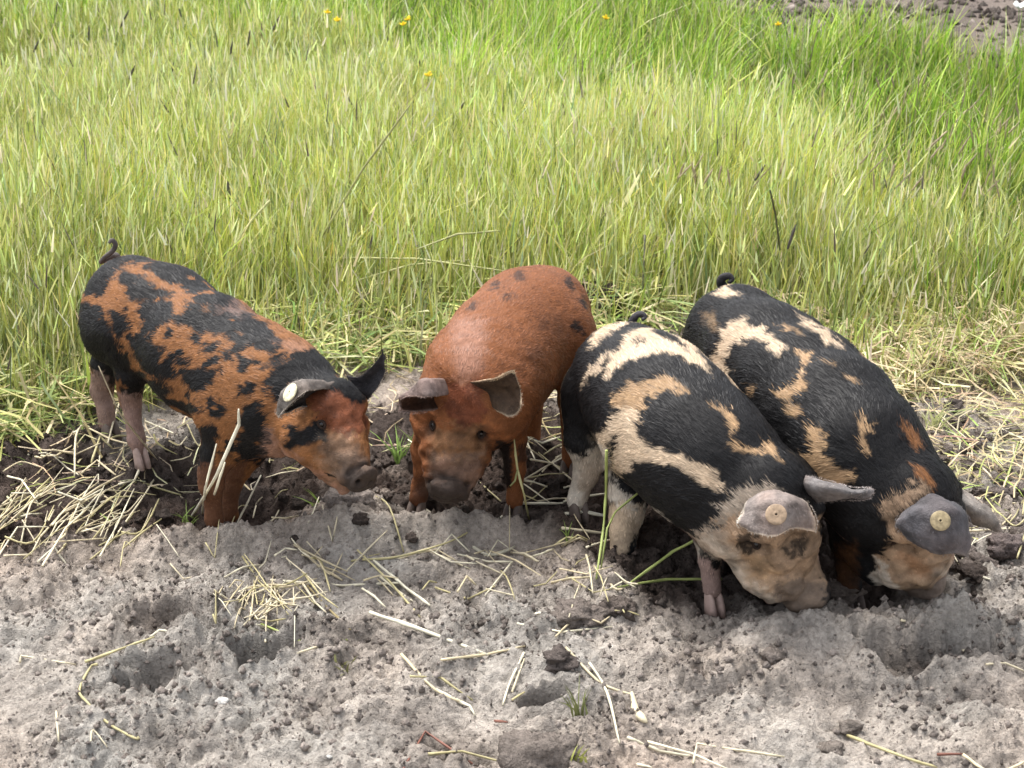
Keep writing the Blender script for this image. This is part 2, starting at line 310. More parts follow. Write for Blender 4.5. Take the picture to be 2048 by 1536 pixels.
# ---------- coats: patches as polygons in the coordinates of an enlarged crop (origin, scale) of the photograph ----------
BLACK = (.0060, .0056, .0062); GINGER = (.235, .100, .036); RUST = (.205, .074, .027); CREAM = (.56, .43, .30); TAN = (.44, .285, .155)
PINK = (.46, .29, .235); MAROON = (.145, .040, .022); MUD = (.135, .105, .085); DUST = (.33, .27, .21); GREYSKIN = (.085, .080, .085); WHITE = (.62, .55, .46); BROWNFACE = (.33, .225, .145)
COATS = {
 'ginger_spotted': dict(grow=6, base=GINGER, far=BLACK, farmix=.5, o=(120, 440), s=2.4, P=[
  (BLACK, 1, [(515,152),(633,187),(750,293),(844,398),(972,492),(1055,574),(1030,621),(890,527),(797,469),(656,387),(586,316),(469,270),(445,222)]), (PINK, .35, [(560,190),(620,200),(680,250),(640,260),(590,240)]), (PINK, .4, [(760,380),(840,390),(900,440),(830,450),(780,430)]), (PINK, .3, [(1040,590),(1120,590),(1200,620),(1100,640)]),
  (BLACK, 1, [(380,100),(560,120),(720,220),(880,360),(860,400),(780,330),(640,230),(560,180),(450,150)]), (BLACK, 1, [(80,330),(120,360),(190,350),(230,320),(250,270),(270,230),(340,200),(430,200),(460,215),(520,235),(600,262),(650,240),(700,250),(640,205),(560,185),(450,120),(300,120),(150,180)]),
  (BLACK, 1, [(80,400),(150,390),(200,430),(230,510),(260,580),(300,610),(330,650),(330,760),(200,760),(110,670),(80,560)]),
  (BLACK, 1, [(640,235),(760,290),(840,380),(800,425),(720,390),(690,340),(640,330),(590,290),(600,262)]),
  (BLACK, 1, [(450,215),(520,230),(600,270),(560,285),(430,250)]),
  (BLACK, 1, [(290,230),(370,270),(420,310),(500,330),(530,370),(470,390),(420,380),(370,395),(330,370),(335,330),(280,290)]),
  (BLACK, 1, [(390,400),(480,380),(550,420),(520,480),(480,500),(420,560),(400,610),(365,560),(400,480),(380,450)]),
  (BLACK, 1, [(250,440),(320,460),(330,520),(290,560),(250,520)]),
  (BLACK, 1, [(540,470),(600,440),(720,440),(800,455),(900,470),(960,540),(1060,620),(1010,640),(960,620),(900,570),(830,560),(760,540),(700,530),(650,545),(600,500),(560,505)]),
  (BLACK, 1, [(380,560),(450,600),(520,620),(560,660),(530,700),(560,740),(500,770),(440,740),(400,700),(360,650),(350,600)]),
  (BLACK, 1, [(680,600),(740,570),(790,590),(760,630),(700,640)]), (BLACK, 1, [(620,400),(690,410),(690,440),(620,440)]),
  (BLACK, 1, [(600,740),(680,710),(760,720),(780,700),(750,760),(700,790),(670,820),(640,800),(600,780)]),
  (BLACK, 1, [(400,780),(480,770),(530,810),(520,860),(560,880),(650,880),(680,920),(620,930),(560,900),(500,890),(430,840)]),
  (BLACK, 1, [(865,805),(895,780),(940,795),(925,830),(890,840)]), (BLACK, 1, [(780,640),(830,640),(815,672),(780,668)]),
  (BLACK, 1, [(840,560),(900,570),(925,605),(870,630),(840,600)]), (BLACK, 1, [(575,650),(612,655),(605,695),(570,685)]),
  (BLACK, 1, [(1010,665),(1070,650),(1045,690),(1000,705)]), (BLACK, 1, [(880,680),(920,660),(940,680),(900,700)]),
  (BLACK, 1, [(980,770),(1010,730),(1060,690),(1130,640),(1210,620),(1310,680),(1380,760),(1300,800),(1260,770),(1150,790),(1090,860),(1060,880),(1020,850),(1010,790)]),
  (BLACK, 1, [(885,900),(960,860),(990,930),(1000,1050),(985,1170),(880,1170),(850,1100),(865,1000)]),
  (BLACK, 1, [(705,890),(760,862),(800,900),(790,940),(740,950),(712,920)]),
  (BLACK, 1, [(630,1000),(730,990),(760,1040),(735,1070),(742,1200),(700,1260),(630,1220)]),
  (BLACK, 1, [(290,700),(410,740),(420,830),(310,850)]), (BLACK, .8, [(200,700),(260,720),(265,830),(215,780)]),
  (MAROON, .72, [(1230,790),(1330,800),(1400,860),(1460,900),(1470,1010),(1400,1030),(1300,1000),(1240,930),(1190,860)]),
  (BLACK, 1, [(1260,740),(1400,750),(1470,860),(1420,890),(1340,800),(1280,800)]),
  (BLACK, 1, [(1085,1000),(1120,975),(1145,1010),(1200,990),(1215,940),(1270,990),(1262,1040),(1170,1080),(1110,1105),(1078,1060)]),
  (DUST, .35, [(1250,1030),(1400,1020),(1440,1120),(1380,1200),(1290,1250),(1250,1150)]),
  (MUD, .62, [(1340,1120),(1440,1110),(1530,1190),(1520,1290),(1400,1330),(1310,1260)]),
  (PINK, .5, [(1000,1010),(1050,1100),(1130,1150),(1030,1170),(990,1100)]), (PINK, .5, [(1200,1200),(1330,1300),(1410,1320),(1390,1400),(1250,1390),(1200,1290)]),
  ((.27, .19, .16), .85, [(120,740),(210,740),(290,980),(280,1040),(150,1040)]), ((.32, .215, .185), .9, [(285,840),(420,850),(440,1240),(300,1240)]),
  ((.13, .058, .032), .85, [(650,1180),(720,1180),(880,1180),(840,1480),(650,1480)])]),
 'red': dict(grow=4, base=RUST, far=RUST, farmix=0, o=(760, 480), s=2.648, P=[
  (PINK, .28, [(400,420),(560,430),(560,560),(520,730),(420,740),(380,560)]),
  (BLACK, .8, [(585,225),(620,220),(640,235),(610,250),(585,248)]), (BLACK, .75, [(700,188),(735,178),(765,185),(760,205),(710,205)]),
  (BLACK, .75, [(465,345),(495,340),(512,352),(490,370),(462,368)]), (BLACK, .65, [(640,292),(680,285),(720,302),(690,310),(650,308)]),
  (BLACK, .85, [(975,200),(1000,215),(1030,250),(1020,275),(990,240)]), (BLACK, .9, [(1050,310),(1080,310),(1092,350),(1080,375),(1055,350)]),
  (BLACK, .9, [(1010,430),(1050,450),(1085,490),(1075,520),(1040,490),(1010,460)]), (BLACK, .6, [(840,420),(870,440),(875,465),(850,450)]),
  (BLACK, .5, [(925,430),(945,440),(940,470),(925,460)]), (BLACK, .6, [(790,600),(820,620),(812,640),(790,625)]), (BLACK, .5, [(830,570),(850,590),(850,620),(835,600)]),
  (MAROON, .66, [(370,760),(500,760),(560,900),(500,980),(400,980),(340,880)]),
  (TAN, .30, [(270,1000),(540,1000),(560,1150),(270,1150)]), (BLACK, .6, [(505,1000),(560,985),(590,1040),(560,1090),(520,1060)]), (BLACK, .5, [(270,1000),(310,1000),(320,1040),(285,1050)]),
  (MUD, .62, [(262,1130),(540,1120),(560,1300),(500,1420),(270,1420),(240,1290)]),
  (BLACK, .95, [(615,1060),(690,1080),(690,1310),(615,1310)]), (BLACK, .7, [(725,1080),(775,1080),(775,1180),(730,1170)]), (BLACK, .6, [(190,1260),(260,1260),(260,1420),(140,1420)])]),
 'cream_patched': dict(base=BLACK, far=CREAM, farmix=.4, o=(1080, 600), s=2.327, P=[
  (CREAM, 1, [(240,165),(300,120),(400,90),(420,105),(330,150),(260,210),(230,240)]),
  (CREAM, 1, [(380,200),(420,150),(520,135),(600,190),(680,230),(760,290),(805,350),(740,310),(650,260),(560,240),(500,270),(420,290),(350,330),(310,375),(295,350),(350,280),(330,270),(260,330),(215,385),(195,410),(210,370),(260,300),(320,260),(380,230)]),
  (CREAM, 1, [(540,85),(600,90),(660,140),(710,200),(790,310),(720,270),(660,190),(600,140)]),
  (BLACK, 1, [(420,200),(480,180),(500,192),(450,215)]), (BLACK, 1, [(560,160),(610,180),(660,205),(600,190)]),
  (TAN, .8, [(330,440),(400,400),(500,370),(600,360),(640,380),(690,430),(620,430),(560,430),(500,450),(470,520),(455,600),(400,560),(350,500)]),
  (CREAM, .95, [(350,500),(470,510),(455,600),(470,650),(520,690),(600,700),(680,740),(780,770),(830,800),(850,900),(800,890),(740,840),(660,790),(600,760),(500,740),(440,760),(400,815),(330,800),(325,720),(340,640),(300,700),(290,820),(240,740),(235,640),(300,610),(340,560)]),
  (BLACK, 1, [(345,630),(375,625),(350,720),(330,730)]),
  (TAN, .9, [(800,500),(900,530),(940,590),(900,620),(930,680),(1000,700),(1050,690),(1030,650),(1090,680),(1130,750),(1060,710),(1000,740),(930,700),(880,690),(900,640),(880,570)]),
  (WHITE, .9, [(230,640),(300,700),(330,830),(480,975),(560,990),(650,1080),(760,1180),(740,1230),(560,1050),(460,1060),(300,900),(220,750)]),
  (BLACK, .9, [(225,630),(265,640),(250,700),(215,690)]),
  (DUST, .9, [(800,1065),(850,980),(900,900),(960,880),(1090,860),(1150,900),(1000,960),(930,1040)]),
  (BROWNFACE, 1, [(700,1110),(790,1060),(920,1000),(1300,1000),(1320,1150),(1320,1300),(1320,1500),(1150,1500),(960,1380),(890,1270),(800,1190)]),
  (WHITE, .6, [(720,1110),(800,1060),(900,1150),(1000,1330),(1100,1380),(1080,1440),(960,1400),(880,1270),(800,1190)]),
  (TAN, .55, [(930,1160),(1060,1190),(1100,1280),(1060,1330),(980,1290),(920,1220)]),
  (BLACK, .85, [(915,1090),(1030,1095),(1010,1130),(950,1175),(920,1150)]), (BLACK, .8, [(1100,1130),(1180,1150),(1240,1090),(1235,1160),(1150,1190)]),  # eye hollows below the ear, their shade put into the face colour
  (MUD, .7, [(1100,1330),(1200,1290),(1330,1330),(1330,1500),(1110,1500)]),
  (BLACK, 1, [(750,1170),(860,1230),(920,1310),(880,1300),(790,1250)]),
  (WHITE, .95, [(60,700),(130,690),(180,730),(270,730),(290,860),(230,1030),(60,1030)]), (BROWNFACE, .5, [(190,740),(290,740),(280,900),(220,1000),(180,880)]),
  (CREAM, .75, [(290,950),(480,960),(480,1300),(290,1300)]), (BLACK, 1, [(405,1180),(450,1090),(500,1090),(480,1300),(410,1300)]),
  ((.36, .25, .215), .9, [(730,1180),(790,1230),(880,1290),(880,1450),(730,1450)])]),
 'dark_patched': dict(base=BLACK, far=TAN, farmix=.25, o=(1340, 520), s=2.076, P=[
  (CREAM, .95, [(180,152),(220,120),(250,90),(250,120),(300,142),(240,155)]), (CREAM, .9, [(215,92),(265,85),(250,105)]),
  (CREAM, .95, [(210,290),(320,235),(330,270),(400,290),(440,330),(500,372),(440,390),(400,350),(330,330),(260,360),(235,420),(250,470),(200,500),(165,440),(190,380),(220,330)]),
  (CREAM, .9, [(530,235),(600,262),(650,295),(730,375),(660,350),(620,310),(560,270)]), (TAN, .8, [(430,270),(500,275),(550,300),(490,290)]),
  (TAN, .9, [(520,380),(600,375),(590,420),(560,450),(570,500),(530,560),(490,600),(450,575),(430,540),(500,520),(540,480),(550,420)]),
  (TAN, .8, [(640,420),(690,430),(660,442)]), (TAN, .8, [(720,470),(770,480),(800,510),(750,495)]), (TAN, .9, [(480,620),(540,600),(550,640),(500,655)]),
  (TAN, .95, [(560,700),(650,700),(635,760),(640,810),(700,850),(765,870),(750,920),(680,935),(600,905),(495,850),(540,820),(590,800),(585,740)]),
  (TAN, .85, [(780,665),(855,670),(840,700),(810,720),(830,815),(800,810),(790,740)]), (GINGER, .8, [(950,690),(1010,700),(1055,770),(1030,815),(1000,770),(970,740)]),
  (GINGER, .8, [(1010,850),(1060,880),(1110,940),(1080,955),(1030,910)]), (TAN, .7, [(320,520),(350,520),(360,545),(340,562)]), (TAN, .6, [(150,220),(180,230),(190,290),(165,272)]),
  (BROWNFACE, .9, [(880,1030),(960,960),(1050,930),(1090,980),(960,1060),(930,1150),(900,1120)]),
  (BROWNFACE, 1, [(930,1130),(1050,1100),(1300,1100),(1300,1500),(1000,1500),(900,1370),(850,1300),(850,1240),(900,1200)]),
  (WHITE, .7, [(850,1250),(900,1280),(940,1370),(1020,1400),(960,1420),(850,1340)]), (GINGER, .5, [(960,1200),(1080,1270),(1100,1320),(1000,1300),(950,1250)]),
  (WHITE, .5, [(1100,1290),(1220,1240),(1240,1350),(1140,1380)]), (MUD, .6, [(1000,1380),(1200,1370),(1200,1500),(1000,1500)]),
  (GINGER, .4, [(690,1180),(770,1180),(770,1420),(690,1420)])]),
}
def poly_mask(x, y, poly, soft, grow=0):
    """1 inside, 0 outside, soft edge, for many points"""
    P = np.array(poly, float); Q = np.roll(P, -1, 0)
    out = np.zeros(len(x)); lo, hi = P.min(0)-3*soft, P.max(0)+3*soft
    m = (x > lo[0]) & (x < hi[0]) & (y > lo[1]) & (y < hi[1])
    if not m.any(): return out
    X, Y = x[m][:, None], y[m][:, None]
    ax, ay, bx, by = P[:, 0][None], P[:, 1][None], Q[:, 0][None], Q[:, 1][None]
    t = np.clip(((X-ax)*(bx-ax)+(Y-ay)*(by-ay))/((bx-ax)**2+(by-ay)**2+1e-9), 0, 1)
    d = np.sqrt((X-ax-t*(bx-ax))**2+(Y-ay-t*(by-ay))**2).min(1)
    cross = ((ay > Y) != (by > Y)) & (X < (bx-ax)*(Y-ay)/(by-ay+1e-12)+ax)
    ins = cross.sum(1) % 2 == 1
    out[m] = np.clip(.5+(np.where(ins, d, -d)+grow)/(2*soft), 0, 1)
    return out
def coat_colour(name, pts, nrm, flow, jit, rng, soft=3.0, f0=None):
    """pigment, and the shade painted into eye hollows, at surface points; the patches keep to the side they were seen on, the far side gets patches of its own"""
    c = COATS[name]
    if f0 is not None:
        a0 = unit(f0); b0 = unit(np.cross(a0, [0, 0, 1])); c0 = np.cross(a0, b0)
        ac = np.stack([pts@a0*22, pts@b0*120, pts@c0*120], 1); jit = jit+.008*vnoise(ac, 1, 71)+.005*vnoise(ac*[1.6, 2.2, 2.2], 1, 72)
    q = pts-flow*(jit[:, None])                                    # patch edge pulled out along the lie of the hair
    x, y, d = project(q)
    n1 = fbm(pts, 48, 4, 11, .65)*7; n2 = fbm(pts, 48, 4, 23, .65)*7
    x = x+n1; y = y+n2
    X, Y = (x-c['o'][0])*c['s'], (y-c['o'][1])*c['s']
    col = np.tile(np.array(c['base']), (len(pts), 1))
    for rgb, k, poly in c['P']:
        w = poly_mask(X, Y, poly, (soft if k > .62 else 11)*c['s'], c.get('grow', 0))[:, None]*k
        col = col*(1-w)+np.array(rgb)*w
    if name == 'ginger_spotted' and f0 is not None:      # small flecks inside the big patches and between them
        fl = vnoise(ac*[1.7, .38, .38]+fbm(pts, 40, 2, 5)[:, None]*.5, 1, 81); body = np.clip((pts[:, 2]-.15)/.03, 0, 1)*np.clip((1010-X)/60, 0, 1)*np.clip((Y-150)/80, 0, 1)
        isb = col[:, 0] < .05; wb = (np.clip((fl-.38)/.10, 0, 1)*(~isb)*body)[:, None]; wg = (np.clip((-fl-.62)/.10, 0, 1)*isb*body*np.clip((X-330)/60, 0, 1))[:, None]
        col = col*(1-wb)+np.array(BLACK)*wb; col = col*(1-wg)+np.array(GINGER)*wg
    view = np.array([0, 0, CAM_H])-pts; view /= np.linalg.norm(view, axis=1)[:, None]
    seen = np.clip(((nrm*view).sum(1)+.05)/.12, 0, 1)[:, None]
    nz = fbm(pts, 9, 3, 5)+ (2*c['farmix']-1)*.6
    far = np.where((nz > 0)[:, None], np.array(c['far']), np.array(c['base']))
    low = np.clip((.17-pts[:, 2])/.04, 0, 1)[:, None]
    far = far*(1-low)+low*(np.array(PINK)*.6+far*.4)
    return col*seen+far*(1-seen)
# ================= mesh helpers =================
COL = SC.collection
rng = np.random.default_rng(7)
def mesh_arrays(name, V, quads=None, tris=None, col=None, smooth=True, mat=None):
    me = bpy.data.meshes.new(name)
    V = np.asarray(V, np.float32); lt = []; ls = []
    q = np.zeros((0, 4), np.int32) if quads is None else np.asarray(quads, np.int32)
    t = np.zeros((0, 3), np.int32) if tris is None else np.asarray(tris, np.int32)
    me.vertices.add(len(V)); me.vertices.foreach_set('co', V.ravel())
    loops = np.concatenate([q.ravel(), t.ravel()]); tot = np.concatenate([np.full(len(q), 4), np.full(len(t), 3)])
    me.loops.add(len(loops)); me.loops.foreach_set('vertex_index', loops)
    me.polygons.add(len(tot)); me.polygons.foreach_set('loop_start', np.concatenate([[0], np.cumsum(tot)[:-1]]).astype(np.int32))
    if smooth: me.polygons.foreach_set('use_smooth', np.ones(len(tot), bool))
    if col is not None:
        a = me.attributes.new('Col', 'FLOAT_COLOR', 'POINT')
        c = np.ones((len(V), 4), np.float32); c[:, :3] = np.asarray(col); a.data.foreach_set('color', c.ravel())
    me.update(calc_edges=True)
    if mat: me.materials.append(mat)
    return me
def link(name, me, parent=None, kind=None):
    o = bpy.data.objects.new(name, me); COL.objects.link(o)
    if parent is not None:
        o.parent = parent
        loc = parent.matrix_world.translation if parent.type == 'EMPTY' else None
        if loc is not None: o.location = -Vector(parent.location)
    if kind: o['kind'] = kind
    return o
def tag(o, label, cat, group=None):
    o['label'] = label; o['category'] = cat
    if group: o['group'] = group
    return o
def empty(name, loc):
    o = bpy.data.objects.new(name, None); o.location = loc; o.empty_display_size = .05; COL.objects.link(o); return o
def tube(pts, rad, sides=6, sub=3, kink=False):
    P = np.asarray(pts, float); n = max(2, (len(P)-1)*sub+1)
    Q = np.stack([np.interp(np.linspace(0, 1, n), np.linspace(0, 1, len(P)), P[:, a]) for a in range(3)], 1) if kink else cr(P, np.linspace(0, 1, n)) if len(P) > 2 else P[0]+(P[1]-P[0])*np.linspace(0, 1, n)[:, None]
    R = np.interp(np.linspace(0, 1, n), np.linspace(0, 1, len(rad)), rad)
    T = np.gradient(Q, axis=0); T /= np.linalg.norm(T, axis=1)[:, None]+1e-12
    ref = np.array([0, 0, 1.]) if abs(T[0, 2]) < .9 else np.array([1., 0, 0])
    A = np.cross(T, ref); A /= np.linalg.norm(A, axis=1)[:, None]+1e-12; B = np.cross(A, T)
    ang = np.arange(sides)*2*math.pi/sides
    V = Q[:, None]+R[:, None, None]*(np.cos(ang)[None, :, None]*A[:, None]+np.sin(ang)[None, :, None]*B[:, None])
    V = V.reshape(-1, 3); F = []
    i = np.arange(n-1)[:, None]*sides; j = np.arange(sides)[None]; k = (j+1) % sides
    F = np.stack([i+j, i+k, i+k+sides, i+j+sides], -1).reshape(-1, 4)
    c0, c1 = len(V), len(V)+1; V = np.concatenate([V, Q[:1], Q[-1:]])
    j = np.arange(sides); k = (j+1) % sides
    Tt = np.concatenate([np.stack([k, j, np.full(sides, c0)], 1), np.stack([(n-1)*sides+j, (n-1)*sides+k, np.full(sides, c1)], 1)])
    return V, F, Tt
def join(parts):
    """parts: (V, quads, tris, col)"""
    V, Qd, Td, Cd = [], [], [], []; o = 0
    for v, q, t, c in parts:
        V.append(v); Cd.append(np.broadcast_to(np.asarray(c, float), (len(v), 3)))
        if q is not None and len(q): Qd.append(np.asarray(q)+o)
        if t is not None and len(t): Td.append(np.asarray(t)+o)
        o += len(v)
    return np.concatenate(V), (np.concatenate(Qd) if Qd else None), (np.concatenate(Td) if Td else None), np.concatenate(Cd)

# ================= materials =================
def mat(name, rough=.8, spec=.3, bump=None, transl=0, tint=None, sheen=0, var=.0, vscale=80, coat=0):
    m = bpy.data.materials.new(name); m.use_nodes = True; nt = m.node_tree; b = nt.nodes['Principled BSDF']; L = nt.links
    b.inputs['Roughness'].default_value = rough; b.inputs['Specular IOR Level'].default_value = spec
    if sheen: b.inputs['Sheen Weight'].default_value = sheen; b.inputs['Sheen Roughness'].default_value = .45
    if coat: b.inputs['Coat Weight'].default_value = coat
    if tint is None:
        a = nt.nodes.new('ShaderNodeAttribute'); a.attribute_name = 'Col'; src = a.outputs['Color']
    else:
        r = nt.nodes.new('ShaderNodeRGB'); r.outputs[0].default_value = (*tint, 1); src = r.outputs[0]
    tc = nt.nodes.new('ShaderNodeTexCoord')
    if var:
        n = nt.nodes.new('ShaderNodeTexNoise'); n.inputs['Scale'].default_value = vscale; n.inputs['Detail'].default_value = 4
        L.new(tc.outputs['Object'], n.inputs['Vector'])
        mr = nt.nodes.new('ShaderNodeMapRange'); mr.inputs[1].default_value = .3; mr.inputs[2].default_value = .7; mr.inputs[3].default_value = 1-var; mr.inputs[4].default_value = 1+var
        L.new(n.outputs[0], mr.inputs[0])
        vm = nt.nodes.new('ShaderNodeVectorMath'); vm.operation = 'SCALE'; L.new(src, vm.inputs[0]); L.new(mr.outputs[0], vm.inputs['Scale']); src = vm.outputs[0]
    L.new(src, b.inputs['Base Color'])
    if bump:
        prev = None
        for sc, dist in bump:
            n = nt.nodes.new('ShaderNodeTexNoise'); n.inputs['Scale'].default_value = sc; n.inputs['Detail'].default_value = 5
            L.new(tc.outputs['Object'], n.inputs['Vector'])
            bp = nt.nodes.new('ShaderNodeBump'); bp.inputs['Distance'].default_value = dist; bp.inputs['Strength'].default_value = 1
            L.new(n.outputs[0], bp.inputs['Height'])
            if prev: L.new(prev.outputs[0], bp.inputs['Normal'])
            prev = bp
        L.new(prev.outputs[0], b.inputs['Normal'])
    if transl:
        t = nt.nodes.new('ShaderNodeBsdfTranslucent'); L.new(src, t.inputs['Color'])
        mx = nt.nodes.new('ShaderNodeMixShader'); mx.inputs[0].default_value = transl
        L.new(b.outputs[0], mx.inputs[1]); L.new(t.outputs[0], mx.inputs[2]); L.new(mx.outputs[0], nt.nodes['Material Output'].inputs['Surface'])
    return m
M_SOIL = mat('soil', 1.0, .10, bump=[(60, .007), (230, .006), (700, .0022)], var=.26, vscale=110)
M_CLOD = mat('clod_soil', 1.0, .08, bump=[(90, .012), (260, .006), (800, .0018)], var=.28, vscale=120)
M_GRASS = mat('grass_blade', .55, .3, transl=.28)
M_STRAW = mat('straw', .5, .4, bump=[(300, .0006)], var=.15, vscale=60, transl=.08)
M_SKIN = mat('pig_skin', .70, .20, bump=[(45, .003), (260, .0016), (900, .0006)], var=.12, vscale=120)
M_FUR = mat('pig_hair', .52, .26)
M_EAR = mat('pig_ear', .75, .22, bump=[(90, .003), (420, .0014)], var=.24, vscale=90)
M_EYE = mat('pig_eye', .08, .6, tint=(.010, .007, .006))
M_TAG = mat('ear_tag_plastic', .6, .3, bump=[(200, .0008)], var=.30, vscale=150)
M_HOOF = mat('hoof_horn', .6, .3, bump=[(150, .001)], var=.2, vscale=90)
M_PETAL = mat('petal', .6, .2, transl=.3)

# ================= ground =================
def G0(px, py): p = at(px, py, z=0); return p[0], p[1]
_B = []
for px, py, rx, ry, hh in [
    (279, 940, .07, .05, .020), (225, 885, .05, .04, .022), (1155, 1035, .06, .04, .018), (520, 1010, .17, .07, -.012), (330, 960, .12, .08, -.012), (690, 1038, .09, .035, .046), (590, 1076, .10, .035, .046), (440, 1094, .08, .030, .048), (760, 1078, .10, .035, .042), (860, 1072, .08, .03, .024), (980, 1074, .10, .035, .036), (1060, 1080, .07, .03, .024),
    (930, 985, .13, .06, -.006), (1060, 1130, .12, .04, .010), (1190, 1195, .07, .045, .034), (1270, 1235, .07, .03, .014), (1440, 1205, .13, .045, -.012), (1610, 1285, .10, .045, .034), (1870, 1270, .11, .05, .038),
    (1770, 1195, .12, .05, -.042), (1640, 1130, .06, .05, -.015), (1880, 1195, .06, .03, -.012), (1975, 1165, .05, .04, .016),
    (330, 1240, .050, .034, -.034), (440, 1215, .045, .03, -.020), (250, 1190, .09, .04, .014), (330, 1365, .065, .034, -.034), (515, 1325, .040, .026, -.034), (420, 1300, .08, .022, .012),
    (470, 1225, .05, .03, .020), (610, 1290, .10, .04, .016), (740, 1290, .06, .04, -.012), (1120, 1345, .05, .04, .028), (1085, 1410, .030, .022, -.040), (1075, 1500, .060, .036, .050), (1200, 1440, .05, .04, -.012),
    (1850, 1325, .075, .035, -.036), (1940, 1385, .06, .03, -.018), (1750, 1345, .06, .03, .010), (1900, 1270, .10, .02, .012), (1240, 1350, .10, .05, .012), (60, 1080, .14, .03, .016), (200, 1100, .12, .02, .014),
    (1500, 1350, .30, .08, .012), (700, 1420, .25, .06, .008), (120, 1440, .12, .06, .014), (300, 1480, .08, .03, -.01), (860, 1180, .10, .03, -.010), (1960, 960, .12, .08, .014), (1980, 800, .2, .12, -.01),
    (1215, 640, .05, .06, .045), (1290, 650, .05, .05, .02), (980, 1180, .08, .03, .010), (1480, 1500, .2, .03, -.006)]:
    x, y = G0(px, py); _B.append((x, y, rx, ry, hh))
def worley(x, y, f, seed):
    X, Y = x*f, y*f; ix, iy = np.floor(X).astype(np.int64), np.floor(Y).astype(np.int64)
    best = np.full(X.shape, 9.0); hb = np.zeros(X.shape); z = np.zeros_like(ix)
    for a in (-1, 0, 1):
        for b in (-1, 0, 1):
            cx, cy = ix+a, iy+b
            ox, oy, r = _h(cx, cy, z, seed), _h(cx, cy, z, seed+1), _h(cx, cy, z, seed+2)
            d = (X-cx-ox)**2+(Y-cy-oy)**2; d = d/(.25+.75*r); m = d < best
            best = np.where(m, d, best); hb = np.where(m, r, hb)
    return best, hb
_nx = np.array([G0(*p) for p in [(-600, 1130), (0, 1112), (300, 1092), (440, 1070), (560, 1052), (640, 1015), (725, 1008), (790, 1042), (1000, 1070), (1120, 1120), (1200, 1185), (1300, 1245), (1600, 1232), (1760, 1222), (1950, 1195), (2048, 1130), (2500, 1100)]])
def wet(x, y):
    """0 dry pale sand, 1 dark turned earth"""
    p = np.stack([x, y, 0*x], -1)
    near = np.interp(x, _nx[:, 0], _nx[:, 1])+.05*fbm(p, 9, 3, 40)
    far = 3.62+.15*fbm(p, 4, 3, 41)
    w_ = np.clip((y-near)/.07, 0, 1)*np.clip((far-y)/.25, 0, 1)
    w_ = w_*(1-.75*np.clip((x-.66-.1*fbm(p, 5, 2, 44))/.15, 0, 1))
    pits = 0
    for bx, by, rx, ry, hh in _B:
        if hh < -.008 and by < 2.75: pits = np.maximum(pits, np.exp(-(((x-bx)/rx)**2+((y-by)/ry)**2)*.9)*min(.9, -hh/.03))
    blot = np.clip(fbm(p, 7, 4, 47)*1.6-.30, 0, 1)*.38
    return np.clip(np.maximum(np.maximum(w_, pits), blot), 0, 1)
def gz(x, y, fine=True):
    x = np.asarray(x, float); y = np.asarray(y, float); p = np.stack([x, y, 0*x], -1)
    z = .010*fbm(p, 3.2, 3, 60)+.014*fbm(p, 10, 2, 62)*np.clip((6-y), 0, 1)
    wob = np.clip(fbm(p, 24, 3, 64), -.9, 2)
    for bx, by, rx, ry, hh in _B:
        q_ = ((x-bx)/rx)**2+((y-by)/ry)**2
        if hh < -.028: q_ = q_*(1+.75*wob)
        z = z+(hh*1.7*np.exp(-(q_*.9)**2)+.012*np.exp(-(np.sqrt(q_)-1.45)**2*5) if hh < -.028 else hh*np.exp(-q_))
    if fine:
        rough = np.clip(.55+1.1*vnoise(p, 6.5, 66), .15, 1.2); w_ = wet(x, y); near = np.clip((5.5-y)/1.5, .5, 1)
        q = p+.012*np.stack([vnoise(p, 30, 1), vnoise(p, 30, 2), 0*x], -1)
        d1, h1 = worley(q[..., 0], q[..., 1], 22, 3); d2, h2 = worley(q[..., 0], q[..., 1], 60, 9); d3, h3 = worley(q[..., 0], q[..., 1], 120, 19)
        dome = lambda d, h: np.sqrt(np.clip(1-d, 0, 1))*h
        z = z+near*(dome(d1, h1)*(.013*rough+.024*w_)*(h1 > .35)+dome(d2, h2)*(.009*rough+.009*w_)*(h2 > .25)+dome(d3, h3)*.0055*rough+.007*fbm(p, 38, 3, 70)+.005*fbm(p, 110, 2, 75)-.006-.012*w_)
    return z
def on_ground(px, py, lift=0):
    z = 0.0
    for _ in range(4):
        p = at(px, py, z=z+lift); z = float(gz(p[0], p[1]))
    return np.array([p[0], p[1], z+lift])
def axis(lo, hi, step, far, n):
    a = np.arange(lo, hi, step); t = np.geomspace(step*2, far, n)
    return np.concatenate([(lo-t)[::-1], a, hi+t])
xs = axis(-1.22, 1.22, .005, 400, 46)
yn = [1.92]
while yn[-1] < 4.3: yn.append(yn[-1]+.0040*(yn[-1]/2.3)**1.5)
ys = np.concatenate([1.92-np.geomspace(.01, 300, 30)[::-1], yn, yn[-1]+np.geomspace(.012, 1500, 90)])
X, Y = np.meshgrid(xs, ys); inner = (np.abs(X) < 6) & (Y > 0) & (Y < 14)
Z = np.zeros_like(X); Z[inner] = gz(X[inner], Y[inner])
dist = np.maximum(np.abs(X)-6, 0)+np.maximum(Y-14, 0)+np.maximum(-Y, 0); Z = np.where(inner, Z, 0.0)
W_ = np.zeros_like(X); W_[inner] = wet(X[inner], Y[inner])
dry = np.array([.392, .340, .292]); moist = np.array([.078, .060, .051])
pt = np.stack([X, Y, Z], -1).reshape(-1, 3); wv = W_.ravel()[:, None]
gcol = dry*(1-wv)+moist*wv
tone = np.zeros(len(pt)); ii = inner.ravel(); tone[ii] = fbm(pt[ii]*[1, 1, 0], 25, 3, 90)
pinkish = np.zeros(len(pt)); pinkish[ii] = fbm(pt[ii]*[1, 1, 0], 5, 2, 95)
